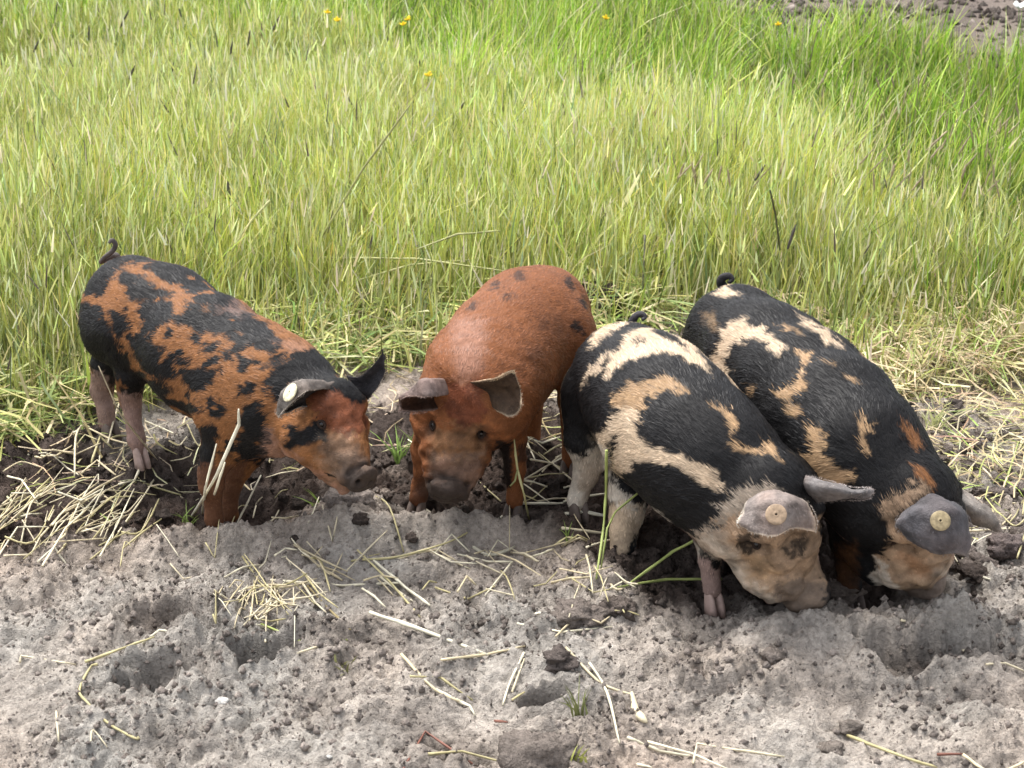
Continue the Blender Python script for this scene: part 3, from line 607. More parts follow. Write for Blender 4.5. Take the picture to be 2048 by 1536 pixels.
gcol = gcol*(1+.20*tone[:, None])*(1+np.array([.06, 0, -.04])*pinkish[:, None])
EDGE_P = [(-400, 800), (0, 800), (160, 790), (260, 750), (480, 690), (620, 690), (850, 655), (1200, 650), (1330, 625), (1560, 660), (1700, 722), (1850, 668), (2048, 650), (2500, 650)]
_ex = np.array([G0(*p) for p in EDGE_P])
def edge(x): return np.interp(x, _ex[:, 0], _ex[:, 1])
BACK_P = [(-900, -10), (0, -10), (600, 20), (1000, 120), (1300, 225), (1600, 270), (1900, 345), (2048, 395), (2600, 500)]
_bx = np.array([at(px, py, z=.28)[:2] for px, py in BACK_P])
def back_edge(x): return np.interp(x, _bx[:, 0], _bx[:, 1])
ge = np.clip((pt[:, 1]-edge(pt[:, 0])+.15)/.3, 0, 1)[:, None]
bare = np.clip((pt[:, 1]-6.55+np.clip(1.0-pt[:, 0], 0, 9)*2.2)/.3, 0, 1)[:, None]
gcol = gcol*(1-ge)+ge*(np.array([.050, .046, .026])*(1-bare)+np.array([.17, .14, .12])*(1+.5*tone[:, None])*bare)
nx, ny = len(xs), len(ys); i = (np.arange(ny-1)[:, None]*nx+np.arange(nx-1)[None]).ravel()
me = mesh_arrays('ground', pt, np.stack([i, i+1, i+nx+1, i+nx], 1), None, gcol, True, M_SOIL)
link('ground', me, kind='structure')

# ================= standing grass (uncountable) =================
def blades(R, h, lean, az, wd, c0, c1, curve=1.8, kink=None):
    """R roots (n,3); h height; lean horizontal reach; az its direction; wd width; c0/c1 root and tip colour"""
    n = len(R); T = np.array([0, .38, .72, 1.0]); dirv = np.stack([np.cos(az), np.sin(az), 0*az], 1)
    fa = rng.uniform(0, math.pi, n); side = np.stack([np.cos(fa), np.sin(fa), 0*fa], 1)
    V = np.zeros((n, 7, 3)); Cc = np.zeros((n, 7, 3)); wk = [1, .95, .6, 0]
    j = 0
    for k, t in enumerate(T):
        c = R+dirv*(lean*t**curve)[:, None]; c[:, 2] = R[:, 2]+h*t*(1-.12*(lean/np.maximum(h, .01))*t)
        cc = c0*(1-t)+c1*t
        if k < 3:
            o = side*(wd*wk[k]*.5)[:, None]; V[:, j] = c-o; V[:, j+1] = c+o; Cc[:, j] = cc; Cc[:, j+1] = cc; j += 2
        else: V[:, j] = c; Cc[:, j] = cc
    b = np.arange(n)[:, None]*7
    Q = np.concatenate([b+[0, 1, 3, 2], b+[2, 3, 5, 4]]); T_ = b+[4, 5, 6]
    return V.reshape(-1, 3), Q, T_, Cc.reshape(-1, 3)
def pick(pal, wts, n, v=.18):
    k = rng.choice(len(pal), n, p=np.array(wts)/sum(wts)); c = np.array(pal)[k]
    return c*np.exp(rng.normal(0, v, (n, 1)))*np.exp(rng.normal(0, .06, (n, 3)))
def scatter_field(n, y0, y1, pw=1.0):
    y = y0+(y1-y0)*rng.random(n)**pw; x = rng.uniform(-1, 1, n)*(.30*y+.75)
    return x, y
# the crop: dense thin upright blades
x, y = scatter_field(310000, 3.45, 7.9, 1.35)
e = edge(x)+.07*vnoise(np.stack([x, y, 0*x], -1), 9, 5); be = back_edge(x)+.25*vnoise(np.stack([x, y, 0*x], -1), 3, 8)
keep = (y > e-.26) & (y < be+.1+.5*rng.random(len(x))**2) & (rng.random(len(x)) < np.where(y < e, .05+.10*np.clip((y-e+.26)/.26, 0, 1), np.clip((y-e)/.18, .25, 1)))
x, y = x[keep], y[keep]; n = len(x); P2 = np.stack([x, y, 0*x], -1)
thick = np.clip((y-edge(x))/.5, 0, 1)
hh = (.17+.12*thick)*rng.uniform(.5, 1.25, n)*(1+.22*vnoise(P2, 1.7, 12)+.15*vnoise(P2, 6, 13))
hh = np.where((x > .75) & (y < 4.6), hh*.8, hh)
pal = [(.46, .54, .10), (.34, .45, .07), (.64, .66, .16), (.76, .75, .36), (.66, .60, .15), (.27, .37, .20), (.80, .74, .48), (.10, .16, .035), (.18, .13, .09)]
c1 = pick(pal, [19, 17, 20, 15, 8, 12, 10, 11, 1.5], n)
patch = vnoise(P2, 1.1, 31)[:, None]; c1 = c1*(1+.20*patch+.18*vnoise(P2, 4.5, 33)[:, None])
c0 = pick([(.36, .40, .11), (.52, .50, .20), (.27, .34, .14), (.12, .16, .05), (.60, .55, .30)], [6, 5, 6, 3, 4], n)
lean = hh*np.abs(rng.normal(.05, .33, n)); az = rng.normal(.6, 1.7, n)
R = np.stack([x, y, gz(x, y, False)-.01], 1)
wd = .0023*np.exp(rng.normal(.40, .45, n))*(y/4)**.6
g1 = blades(R, hh, lean, az, wd, c0, c1, 1.6)
# pale ears at the tops of a part of the stems
k = rng.random(n) < .19; Rt = R[k].copy(); Rt[:, 0] += (np.cos(az)*lean)[k]*.9; Rt[:, 1] += (np.sin(az)*lean)[k]*.9; Rt[:, 2] += hh[k]*.85
m_ = k.sum(); ec = pick([(.76, .80, .40), (.66, .72, .26), (.82, .78, .56), (.13, .11, .09)], [5, 5, 3, .35], m_)
g2 = blades(Rt, rng.uniform(.030, .070, m_), rng.uniform(0, .030, m_), rng.uniform(0, 6.3, m_), rng.uniform(.0026, .0058, m_)*(y[k]/4)**.6, ec*.8, ec, 1)
# rank meadow grass behind and to the right
x, y = scatter_field(140000, 3.9, 8.2, .9)
be = back_edge(x)+.2*vnoise(np.stack([x, y, 0*x], -1), 4, 18)
P2 = np.stack([x, y, 0*x], -1); edge_far = 6.62-.15*np.clip(x-1.2, 0, 2)+.30*vnoise(P2, 3, 77)+np.clip(1.05-x, 0, 9)*3
tuft = vnoise(P2, 5, 55)
keep = (y > be-.5+.45*rng.random(len(x))) & (y < edge_far) & (rng.random(len(x)) < .55+.6*tuft); x, y, P2, tuft = x[keep], y[keep], P2[keep], tuft[keep]; n = len(x)
c1 = pick([(.25, .42, .045), (.38, .55, .065), (.12, .23, .025), (.55, .60, .15), (.36, .30, .19), (.72, .70, .42)], [14, 16, 7, 15, 7, 6], n, .28)*(1+.35*tuft)[:, None]
c0 = pick([(.08, .16, .02), (.14, .22, .03), (.06, .08, .03)], [5, 3, 3], n)
hh = rng.uniform(.13, .32, n)*(1+.35*tuft); lean = hh*np.abs(rng.normal(.25, .3, n)); az = rng.normal(.3, 1.6, n)
g3 = blades(np.stack([x, y, gz(x, y, False)-.01], 1), hh, lean, az, rng.uniform(.003, .0075, n)*(y/5)**.5, c0, c1, 2.0)
V, Q, T_, C_ = join([g1, g2, g3])
me = mesh_arrays('grass', V, Q, T_, C_, False, M_GRASS); o = link('grass', me, kind='stuff'); tag(o, 'dense light green standing crop and meadow grass filling the field behind the pigs', 'grass')

# ---- flattened grass and litter along the field edge ----
def litter(n, fx, length, pal, wts, wd, zf=.03, ang=None, rise=.03):
    x, y = fx(n); n = len(x); a = rng.uniform(0, 2*math.pi, n) if ang is None else rng.normal(ang[0], ang[1], n)
    L = rng.uniform(*length, n); t = np.array([0, .35, .7, 1.])
    z0 = gz(x, y, True)+rng.uniform(.001, zf, n); bend = rng.normal(0, .5, n); r0 = rng.normal(0, rise, n)
    V = np.zeros((n, 8, 3)); c = pick(pal, wts, n)
    for j, tt in enumerate(t):
        aa = a+bend*(tt-.5); cx = x+np.cos(aa)*L*(tt-.5); cy = y+np.sin(aa)*L*(tt-.5); cz = z0+r0*(tt-.5)*2+rise*.8*np.sin(tt*3.14)*rng.random(n)
        g_ = gz(cx, cy, False)+.002; cz = np.maximum(cz, g_)
        s = np.stack([-np.sin(aa), np.cos(aa), rng.normal(0, .6, n)], 1); s /= np.linalg.norm(s, axis=1)[:, None]
        w2 = (wd*(1, 1, .85, .35)[j]*.5)*rng.uniform(.7, 1.3, n)
        V[:, j*2] = np.stack([cx, cy, cz], 1)-s*w2[:, None]; V[:, j*2+1] = np.stack([cx, cy, cz], 1)+s*w2[:, None]
    b = np.arange(n)[:, None]*8; Q = np.concatenate([b+[0, 1, 3, 2], b+[2, 3, 5, 4], b+[4, 5, 7, 6]])
    return V.reshape(-1, 3), Q, None, np.repeat(c, 8, 0)
def band(px0, px1, lo, hi):
    def f(n):
        x = rng.uniform(at(px0, 700, z=0)[0], at(px1, 700, z=0)[0], n); y = edge(x)+rng.uniform(lo, hi, n)**1.0; return x, y
    return f
GP = [(.28, .34, .09), (.46, .46, .17), (.14, .20, .05), (.60, .55, .30), (.30, .25, .12)]
SP_ = [(.62, .53, .33), (.50, .42, .24), (.42, .42, .16), (.34, .26, .16), (.30, .38, .10)]
L1 = litter(3800, band(-100, 1330, -.26, .28), (.06, .30), GP, [6, 6, 4, 5, 3], .0048, .06, None, .03)
L2 = litter(1900, band(1560, 2150, -.32, .12), (.05, .22), SP_, [6, 5, 3, 3, 3], .0038, .05, None, .03)
L3 = litter(700, band(-100, 2150, -.75, -.25), (.03, .14), SP_, [6, 5, 2, 4, 1], .0030, .012, None, .008)
L4 = litter(500, band(1700, 2150, -.9, -.3), (.03, .16), SP_, [6, 5, 3, 3, 2], .0032, .02, None, .012)
V, Q, T_, C_ = join([L1, L2, L3, L4])
me = mesh_arrays('fallen_grass', V, Q, T_, C_, False, M_GRASS); o = link('fallen_grass', me, kind='stuff'); tag(o, 'flattened yellowish grass and straw litter lying along the edge of the field', 'grass')
# ================= the pigs =================
PIG_META = {
 'ginger_spotted': ('ginger pig with ragged black spots and a pale ear tag, leftmost of the four', dict(outer=[(.15, .13, .115), (.025, .023, .025)], inner=[(.035, .025, .02), (.06, .038, .03)], rim=[(.30, .26, .22), (.05, .045, .045)], tag=(.60, .56, .38), tail=(.10, .085, .08), fur=54000, len=(.007, .014), nose=(.040, .032, .028))),
 'red': ('rusty red pig with a few small dark spots, facing the camera with its nose down', dict(outer=[(.17, .125, .11), (.22, .09, .045)], inner=[(.05, .022, .012), (.055, .035, .022)], rim=[(.28, .2, .17), (.46, .36, .25)], tag=None, tail=None, fur=54000, len=(.006, .011), nose=(.030, .024, .021))),
 'cream_patched': ('black pig with broad cream patches and a pale face, nose in the soil', dict(outer=[(.20, .170, .155), (.15, .13, .122)], inner=[(.30, .15, .10), (.16, .11, .10)], rim=[(.62, .54, .44), (.36, .31, .29)], tag=(.31, .225, .15), tail=(.06, .055, .06), fur=58000, len=(.009, .018), nose=(.15, .12, .098))),
 'dark_patched': ('mostly black pig with small tan patches, rightmost, dark ear over its face', dict(outer=[(.085, .078, .082), (.17, .145, .125)], inner=[(.05, .04, .04), (.12, .06, .05)], rim=[(.16, .145, .14), (.32, .27, .23)], tag=(.28, .225, .13), tail=(.03, .028, .03), fur=58000, len=(.009, .018), nose=(.17, .13, .105))),
}
EAR_REF = {('ginger_spotted', 0): (-.3, -.2, 1), ('ginger_spotted', 1): (-.7, .1, .6), ('red', 0): (0, -.1, 1), ('red', 1): (0, 1, .2)}
def hoof_mesh(p, fwd, r, col=(.13, .10, .085)):
    parts = []; side = unit(np.cross([0, 0, 1], fwd))
    for s in (1, -1):
        u = np.linspace(0, 2*math.pi, 12, endpoint=False); V = []
        for t, k, zz, f in ((0, .55, .026, -.15), (.3, .85, .018, 0), (.65, 1.0, .006, .12), (1, 1.05, -.006, .22), (1, .2, -.007, .2)):
            c = p+side*s*r*.50+fwd*(f*r*2)+np.array([0, 0, zz*1.3-.010])
            V.append(c+np.cos(u)[:, None]*fwd*r*.95*k+np.sin(u)[:, None]*side*r*.46*k)
        V = np.concatenate(V); m = 12; i = np.arange(4)[:, None]*m; j = np.arange(m)[None]; k2 = (j+1) % m
        parts.append((V, np.stack([i+j, i+k2, i+k2+m, i+j+m], -1).reshape(-1, 4), None, col))
    return join(parts)
def make_pig(name, seed):
    pig = PIGS[name]; label, mt = PIG_META[name]; R_ = np.random.default_rng(seed)
    F, T, legs = build_body(pig, .0039); V, Fc, N = F.mesh()
    C, f, l, u, L = head_frame(pig); hp = lambda a, b, c: C+L*(a*f+b*l+c*u)
    w = pig['head'].get('w', 1); ex = pig['head'].get('ex', .48)
    # low relief of the hide: folds of the neck, muscles, ribs
    disp = .0045*fbm(V, 8, 2, seed+2)*np.clip((V[:, 2]-.12)/.05, 0, 1)+.0018*fbm(V, 22, 3, seed)+.0008*fbm(V, 90, 2, seed+4)
    nd = np.exp(-((np.linalg.norm(V-hp(.05, 0, -.3), axis=1)-.30*L*2)/.05)**2); disp += nd*.0009*np.sin(((V-C)@f)*170+fbm(V, 14, 2, seed)*2)
    fx = (V-C)@f/L; fu = (V-C)@u/L
    mz = np.clip((fx-.45)/.2, 0, 1)*np.clip((1.1-fx)/.1, 0, 1)*(np.linalg.norm(V-hp(.8, 0, -.35), axis=1) < .45*L)
    disp += mz*.0016*np.sin(fx*46+fbm(V, 30, 2, seed)*3)
    hd_ = np.clip(1-(np.linalg.norm(V-hp(.45, 0, -.35), axis=1)-.5*L)/(.15*L), 0, 1); disp += hd_*(.0030*fbm(V, 26, 3, seed+60)+.0014*(1-2*np.abs(vnoise(V, 55, seed+61))))
    V = V+N*disp[:, None]
    # lie of the hair
    S = np.zeros_like(V)
    for a, b, r, fl in F.segs:
        ba = b-a; t = np.clip(((V-a)@ba)/(ba@ba+1e-9), 0, 1); d = np.linalg.norm(V-a-t[:, None]*ba, axis=1)
        S += np.exp(-np.clip((d-r), -.02, 1)/.010)[:, None]*fl
    S /= np.linalg.norm(S, axis=1)[:, None]+1e-9
    up = np.clip((V[:, 2]-.15)/.1, 0, 1)[:, None]; S += np.array([0, 0, -.75])*up*(1-np.clip(N[:, 2:3], 0, 1))
    sw = fbm(V, 14, 2, seed+9); S += np.cross(N, S)*sw[:, None]*.5
    S -= N*(S*N).sum(1)[:, None]; S /= np.linalg.norm(S, axis=1)[:, None]+1e-9
    jit = fbm(V, 110, 2, seed+3)*.009
    f0 = unit(unit(T[0][0]-T[-1][0])+np.array([0, 0, -.35]))
    col = coat_colour(name, V, N, S, jit, R_, f0=f0)
    fm = np.clip(1-(np.linalg.norm(V-hp(.45, 0, -.35), axis=1)-.5*L)/(.15*L), 0, 1)[:, None]; col = col*(1+fm*.55*fbm(V, 34, 4, seed+30, .6)[:, None])
    bare = np.clip((.27*L-np.linalg.norm(V-hp(1.0, 0, -.35), axis=1))/(.09*L)+.25*fbm(V, 70, 2, 3), 0, 1)[:, None]
    dv = np.minimum(*[np.linalg.norm(V-hp(ex, q*.255*w, -.18), axis=1) for q in (1, -1)]); col = col*(.25+.75*np.clip((dv-.007)/.011, 0, 1))[:, None]
    col = col*(1-.88*bare)+np.array(mt['nose'])*.88*bare
    base = np.array([T[0][0][0], T[0][0][1], 0.0]); base[2] = 0
    root = empty('pig', base); tag(root, label, 'pig', 'four young pigs rooting at the edge of the field')
    body = link('body', mesh_arrays('body', V, Fc, None, col*.92, True, M_SKIN), root)
    # hair
    tri = np.concatenate([Fc[:, [0, 1, 2]], Fc[:, [0, 2, 3]]])
    eyes = [hp(ex, q*.255*w, -.18) for q in (1, -1)]
    ar = np.linalg.norm(np.cross(V[tri[:, 1]]-V[tri[:, 0]], V[tri[:, 2]]-V[tri[:, 0]]), axis=1)
    n = mt['fur']; k = R_.choice(len(tri), n, p=ar/ar.sum()); uv = R_.random((n, 2)); fl = uv.sum(1) > 1; uv[fl] = 1-uv[fl]
    tb = tri[k]; wgt = np.stack([1-uv.sum(1), uv[:, 0], uv[:, 1]], 1)[:, :, None]
    P = (V[tb]*wgt).sum(1); Nn = (N[tb]*wgt).sum(1); Nn /= np.linalg.norm(Nn, axis=1)[:, None]; D = (S[tb]*wgt).sum(1)
    D /= np.linalg.norm(D, axis=1)[:, None]+1e-9
    dn = np.linalg.norm(P-hp(1.0, 0, -.35), axis=1)
    dey = np.minimum(*[np.linalg.norm(P-q, axis=1) for q in eyes])
    keep = (dn > .27*L) & (dey > .0085) & ((P[:, 2] > .05) | (R_.random(n) < .3)); P, Nn, D = P[keep], Nn[keep], D[keep]; dn = dn[keep]; n = len(P)
    de = np.minimum(*[np.linalg.norm(P-q, axis=1) for q in eyes])
    hc = coat_colour(name, P, Nn, D, R_.normal(0, .0042, n), R_, 2.5, f0)
    fmh = np.clip(1-(np.linalg.norm(P-hp(.45, 0, -.35), axis=1)-.5*L)/(.15*L), 0, 1)[:, None]; hc = hc*(1+fmh*.55*fbm(P, 34, 4, seed+30, .6)[:, None])
    hc = hc*(.28+.72*np.clip((de-.008)/.010, 0, 1))[:, None]
    fr = D+R_.normal(0, .12, (n, 3)); fr -= Nn*(fr*Nn).sum(1)[:, None]; fr /= np.linalg.norm(fr, axis=1)[:, None]
    face = np.clip(((P-C)@f)/L, 0, 1)*(np.linalg.norm(P-hp(.45, 0, -.35), axis=1) < .62*L)
    ln = R_.uniform(*mt['len'], n)*(1-.62*np.clip(face*2, 0, 1)); ln *= np.clip(.28+P[:, 2]*2.6, .28, 1)
    lift = R_.uniform(.03, .10, n)[:, None]; sd = np.cross(Nn, fr)+Nn*R_.normal(0, .25, n)[:, None]; wd = R_.uniform(.00028, .00060, n)[:, None]
    p1 = P+fr*ln[:, None]*.5+Nn*ln[:, None]*lift; p2 = P+fr*ln[:, None]+Nn*ln[:, None]*lift*.9
    HV = np.stack([P-sd*wd, P+sd*wd, p1-sd*wd*.8, p1+sd*wd*.8, p2], 1).reshape(-1, 3)
    b = np.arange(n)[:, None]*5
    lum = np.exp(R_.normal(0, .22, (n, 1))); hcol = np.repeat(hc*lum+.002, 5, 0)
    FURS = [(HV, b+[0, 1, 3, 2], b+[2, 3, 4], hcol)]   # EARHAIR joined below
    extra = []
    # ears
    for i, e in enumerate(pig['ears']):
        G = ear_grid(e['rows'], e['Y0']); EV, EF, gn = slab(G, .005)
        nv, nu = G.shape[:2]; m = nu*nv
        ref = np.array(EAR_REF.get((name, i), (0, -.5, 1.0))); sg = np.sign((gn.reshape(-1, 3)@ref).mean())
        o_, n_, r_ = (np.array(mt[q][i]) for q in ('outer', 'inner', 'rim'))
        uu = np.abs(np.linspace(-1, 1, nu))[None]; vv = np.linspace(0, 1, nv)[:, None]
        rm = np.clip((np.maximum(uu, vv)-.90)/.09, 0, 1)*np.clip(vv*6, 0, 1); rm = rm.reshape(-1, 1)
        A = (o_ if sg > 0 else n_)*(1-rm)+r_*rm; B = (n_ if sg > 0 else o_)*(1-rm)+r_*rm
        ec = np.concatenate([A, B]); ec = ec*(1+.42*fbm(EV, 30, 5, seed+i+40, .6)[:, None])*(1+np.array([.10, 0, -.06])*fbm(EV, 18, 2, seed+i+50)[:, None]); EV = EV+(.0034*fbm(EV, 34, 4, seed+i, .55))[:, None]*np.concatenate([gn.reshape(-1, 3), gn.reshape(-1, 3)])
        eo = link('ear', mesh_arrays('ear', EV, EF, None, ec, True, M_EAR), root)
        for side_, cc_ in ((1, A), (-1, B)):
            nh = 700; a_ = R_.random(nh)**.8*(nv-1.01); b_ = R_.random(nh)*(nu-1.01); edge_ = R_.random(nh) < .3; b_[edge_] = np.where(R_.random(edge_.sum()) < .5, 0.02, nu-1.03)
            ia, ib = a_.astype(int), b_.astype(int); fa_, fb_ = (a_-ia)[:, None], (b_-ib)[:, None]
            p_ = G[ia, ib]*(1-fa_)*(1-fb_)+G[ia+1, ib]*fa_*(1-fb_)+G[ia, ib+1]*(1-fa_)*fb_+G[ia+1, ib+1]*fa_*fb_
            g_n = gn[ia, ib]*side_; dd_ = G[np.minimum(ia+1, nv-1), ib]-G[ia, ib]; dd_ /= np.linalg.norm(dd_, axis=1)[:, None]+1e-9
            out_ = (G[ia, ib]-G[ia, nu//2]); out_ /= np.linalg.norm(out_, axis=1)[:, None]+1e-9; dd_ = dd_+out_*np.where(edge_, .9, .25)[:, None]+R_.normal(0, .3, (nh, 3)); dd_ /= np.linalg.norm(dd_, axis=1)[:, None]
            ll_ = R_.uniform(.002, .0045, nh)[:, None]; ww_ = R_.uniform(.0002, .0004, nh)[:, None]; sd_ = np.cross(g_n, dd_); p_ = p_+g_n*.0022
            p1_ = p_+dd_*ll_*.5+g_n*ll_*.12; p2_ = p_+dd_*ll_+g_n*ll_*.15
            hv_ = np.stack([p_-sd_*ww_, p_+sd_*ww_, p1_-sd_*ww_*.8, p1_+sd_*ww_*.8, p2_], 1).reshape(-1, 3); bb_ = np.arange(nh)[:, None]*5
            hc_ = np.clip(cc_.reshape(nv, nu, 3)[ia, ib]*np.exp(R_.normal(.15, .35, (nh, 1))), 0, .8)
            FURS.append((hv_, bb_+[0, 1, 3, 2], bb_+[2, 3, 4], np.repeat(hc_, 5, 0)))
        if 'tag' in e and mt['tag']:
            px, py, rp, nr = e['tag']; x, y, d = project(G.reshape(-1, 3)); kk = np.argmin((x-px)**2+(y-py)**2)
            near_ = np.where((x-px)**2+(y-py)**2 < 30)[0]; kk = near_[np.argmin(d[near_])] if len(near_) else kk; p = G.reshape(-1, 3)[kk]+unit([0, 0, CAM_H]-G.reshape(-1, 3)[kk])*.003; nn = gn.reshape(-1, 3)[kk]*sg; nn = unit(unit(nr)*.9+nn*.1)
            r = rp*depth(p)/FPX; a1 = unit(np.cross(nn, [0, 0, 1])); a2 = np.cross(nn, a1); an = np.linspace(0, 2*math.pi, 40, endpoint=False)
            rings = [(.96, .002), (1, .003), (1, .0044), (.96, .0050), (.60, .0052), (.40, .0053), (.26, .0053), (.20, .0058), (.12, .0058), (.09, .0035), (.001, .0035)]
            TV = np.concatenate([p+nn*z+r*q*(np.cos(an)[:, None]*a1+np.sin(an)[:, None]*a2) for q, z in rings]); mm = 40
            ii_ = np.arange(len(rings)-1)[:, None]*mm; jj = np.arange(mm)[None]; k2 = (jj+1) % mm
            tc = np.tile(np.array(mt['tag']), (len(TV), 1)); tc[9*mm:] *= .12; tc[5*mm:7*mm] *= .92
            to = link('ear_tag', mesh_arrays('ear_tag', TV, np.stack([ii_+jj, ii_+k2, ii_+k2+mm, ii_+jj+mm], -1).reshape(-1, 4), None, tc, True, M_TAG))
            to.parent = eo; to['label'] = 'round pale plastic ear tag with a dark centre hole'
    v_, q_, t_, c_ = join(FURS); q_ = q_.reshape(-1, 4); t_ = t_.reshape(-1, 3)
    link('fur', mesh_arrays('fur', v_, q_, t_, c_, True, M_FUR), root, 'stuff')
    # eyes: on the surface, within a ring of lid
    for s in (1, -1):
        kk = np.argmin(np.linalg.norm(V-hp(ex, s*.262*w, -.17), axis=1)); c = V[kk]; nn = N[kk]
        fx_ = unit(f-nn*(f@nn)); gx = np.cross(nn, fx_)
        un = np.linspace(0, math.pi, 9); vn = np.linspace(0, 2*math.pi, 16, endpoint=False); ii_ = np.arange(8)[:, None]*16; jj = np.arange(16)[None]; k2 = (jj+1) % 16
        EVs = np.concatenate([c-nn*.0026+.0066*(math.cos(q)*nn+math.sin(q)*(np.cos(vn)[:, None]*fx_+np.sin(vn)[:, None]*gx)) for q in un])
        link('eye', mesh_arrays('eye', EVs, np.stack([ii_+jj, ii_+k2, ii_+k2+16, ii_+jj+16], -1).reshape(-1, 4), None, None, True, M_EYE), root)
        rr_ = []
        for q in vn:
            rc = c+nn*.0012+fx_*math.cos(q)*.0072+gx*math.sin(q)*.0050; dr = unit(fx_*math.cos(q)+gx*math.sin(q))
            for z_ in np.linspace(0, 2*math.pi, 6, endpoint=False): rr_.append(rc+.0026*(math.cos(z_)*dr+math.sin(z_)*nn*1.1))
        LV = np.array(rr_); i1 = np.arange(16)[:, None]*6; j1 = np.arange(6)[None]; i2 = ((np.arange(16)+1) % 16)[:, None]*6; j2 = (j1+1) % 6
        LF = np.stack([i1+j1, i1+j2, i2+j2, i2+j1], -1).reshape(-1, 4)
        link('eyelid', mesh_arrays('eyelid', LV, LF, None, np.tile((.035, .022, .017), (len(LV), 1)), True, M_EAR), root)
    # tail
    if pig['tail']:
        tp = pig['tail']; pts = [at(px, py, Y=tp['Y']-.004*i) for i, (px, py, r) in enumerate(tp['pts'])]; rr = [r*depth(p)/FPX*.75 for p, (_, _, r) in zip(pts, tp['pts'])]
        v, q, t = tube(pts, rr, 10, 5); link('tail', mesh_arrays('tail', v, q, t, np.tile(mt['tail'], (len(v), 1)), True, M_EAR), root)
    # cloven hooves
    fw = unit((T[-1][0]-T[0][0])*[1, 1, 0])
    for gi, g in enumerate(legs):
        p, r = g[-1]; z = float(gz(p[0], p[1], False)); v, q, t, c = hoof_mesh(np.array([p[0], p[1], p[2]-r*.95-(.010 if gi > 1 else 0)])+fw*.006, fw, max(r*1.05, .0145), (.40, .29, .25) if (name, gi) in (('ginger_spotted', 0), ('cream_patched', 2)) else (.13, .10, .085))
        link('hoof', mesh_arrays('hoof', v, q, t, c, True, M_HOOF), root)
    return root, V, N
for i, nm in enumerate(PIGS): make_pig(nm, 101+17*i)
# ================= straws, stalks, clods, flowers =================
STRAW_C = [(.68, .60, .42), (.60, .51, .33), (.76, .70, .52), (.50, .44, .23)]
def straw(pts, r=.0019, col=None, label=None, group=None, name='straw', cat='straw', abs_pts=None, end=None):
    """pts: (px, py[, lift]) along the straw, laid on the ground"""
    P = abs_pts if abs_pts is not None else [on_ground(p[0], p[1], (p[2] if len(p) > 2 else 0)+r+.0045) for p in pts]
    r = r*1.08; P = np.array(P); k = max(2, len(P)*2); rr = r*rng.uniform(.75, 1.1, k); rr[-1] *= .6
    v, q, t = tube(P, rr, 6, 4, kink=len(P) < 6 and rng.random() < .75); v = v+rng.normal(0, r*.13, v.shape)
    c = np.array(col if col is not None else STRAW_C[rng.integers(4)])*math.exp(rng.normal(0, .08))
    s = np.linspace(0, 1, len(v))[:, None]; cc = c*(1-.15*s)*(1+.06*np.sin(s*40))
    parts = [(v, q, t, cc)]
    o = link(name, mesh_arrays(name, *join(parts)[:3], join(parts)[3], True, M_STRAW))
    tag(o, label, cat, group); return o
def c5(*p): return [(a/2, b/2+1000) for a, b in p]
def c6(*p): return [(a/2+1024, b/2+1100) for a, b in p]
RED = (.24, .10, .07); GRN = (.36, .42, .13); WH = (.80, .75, .58)
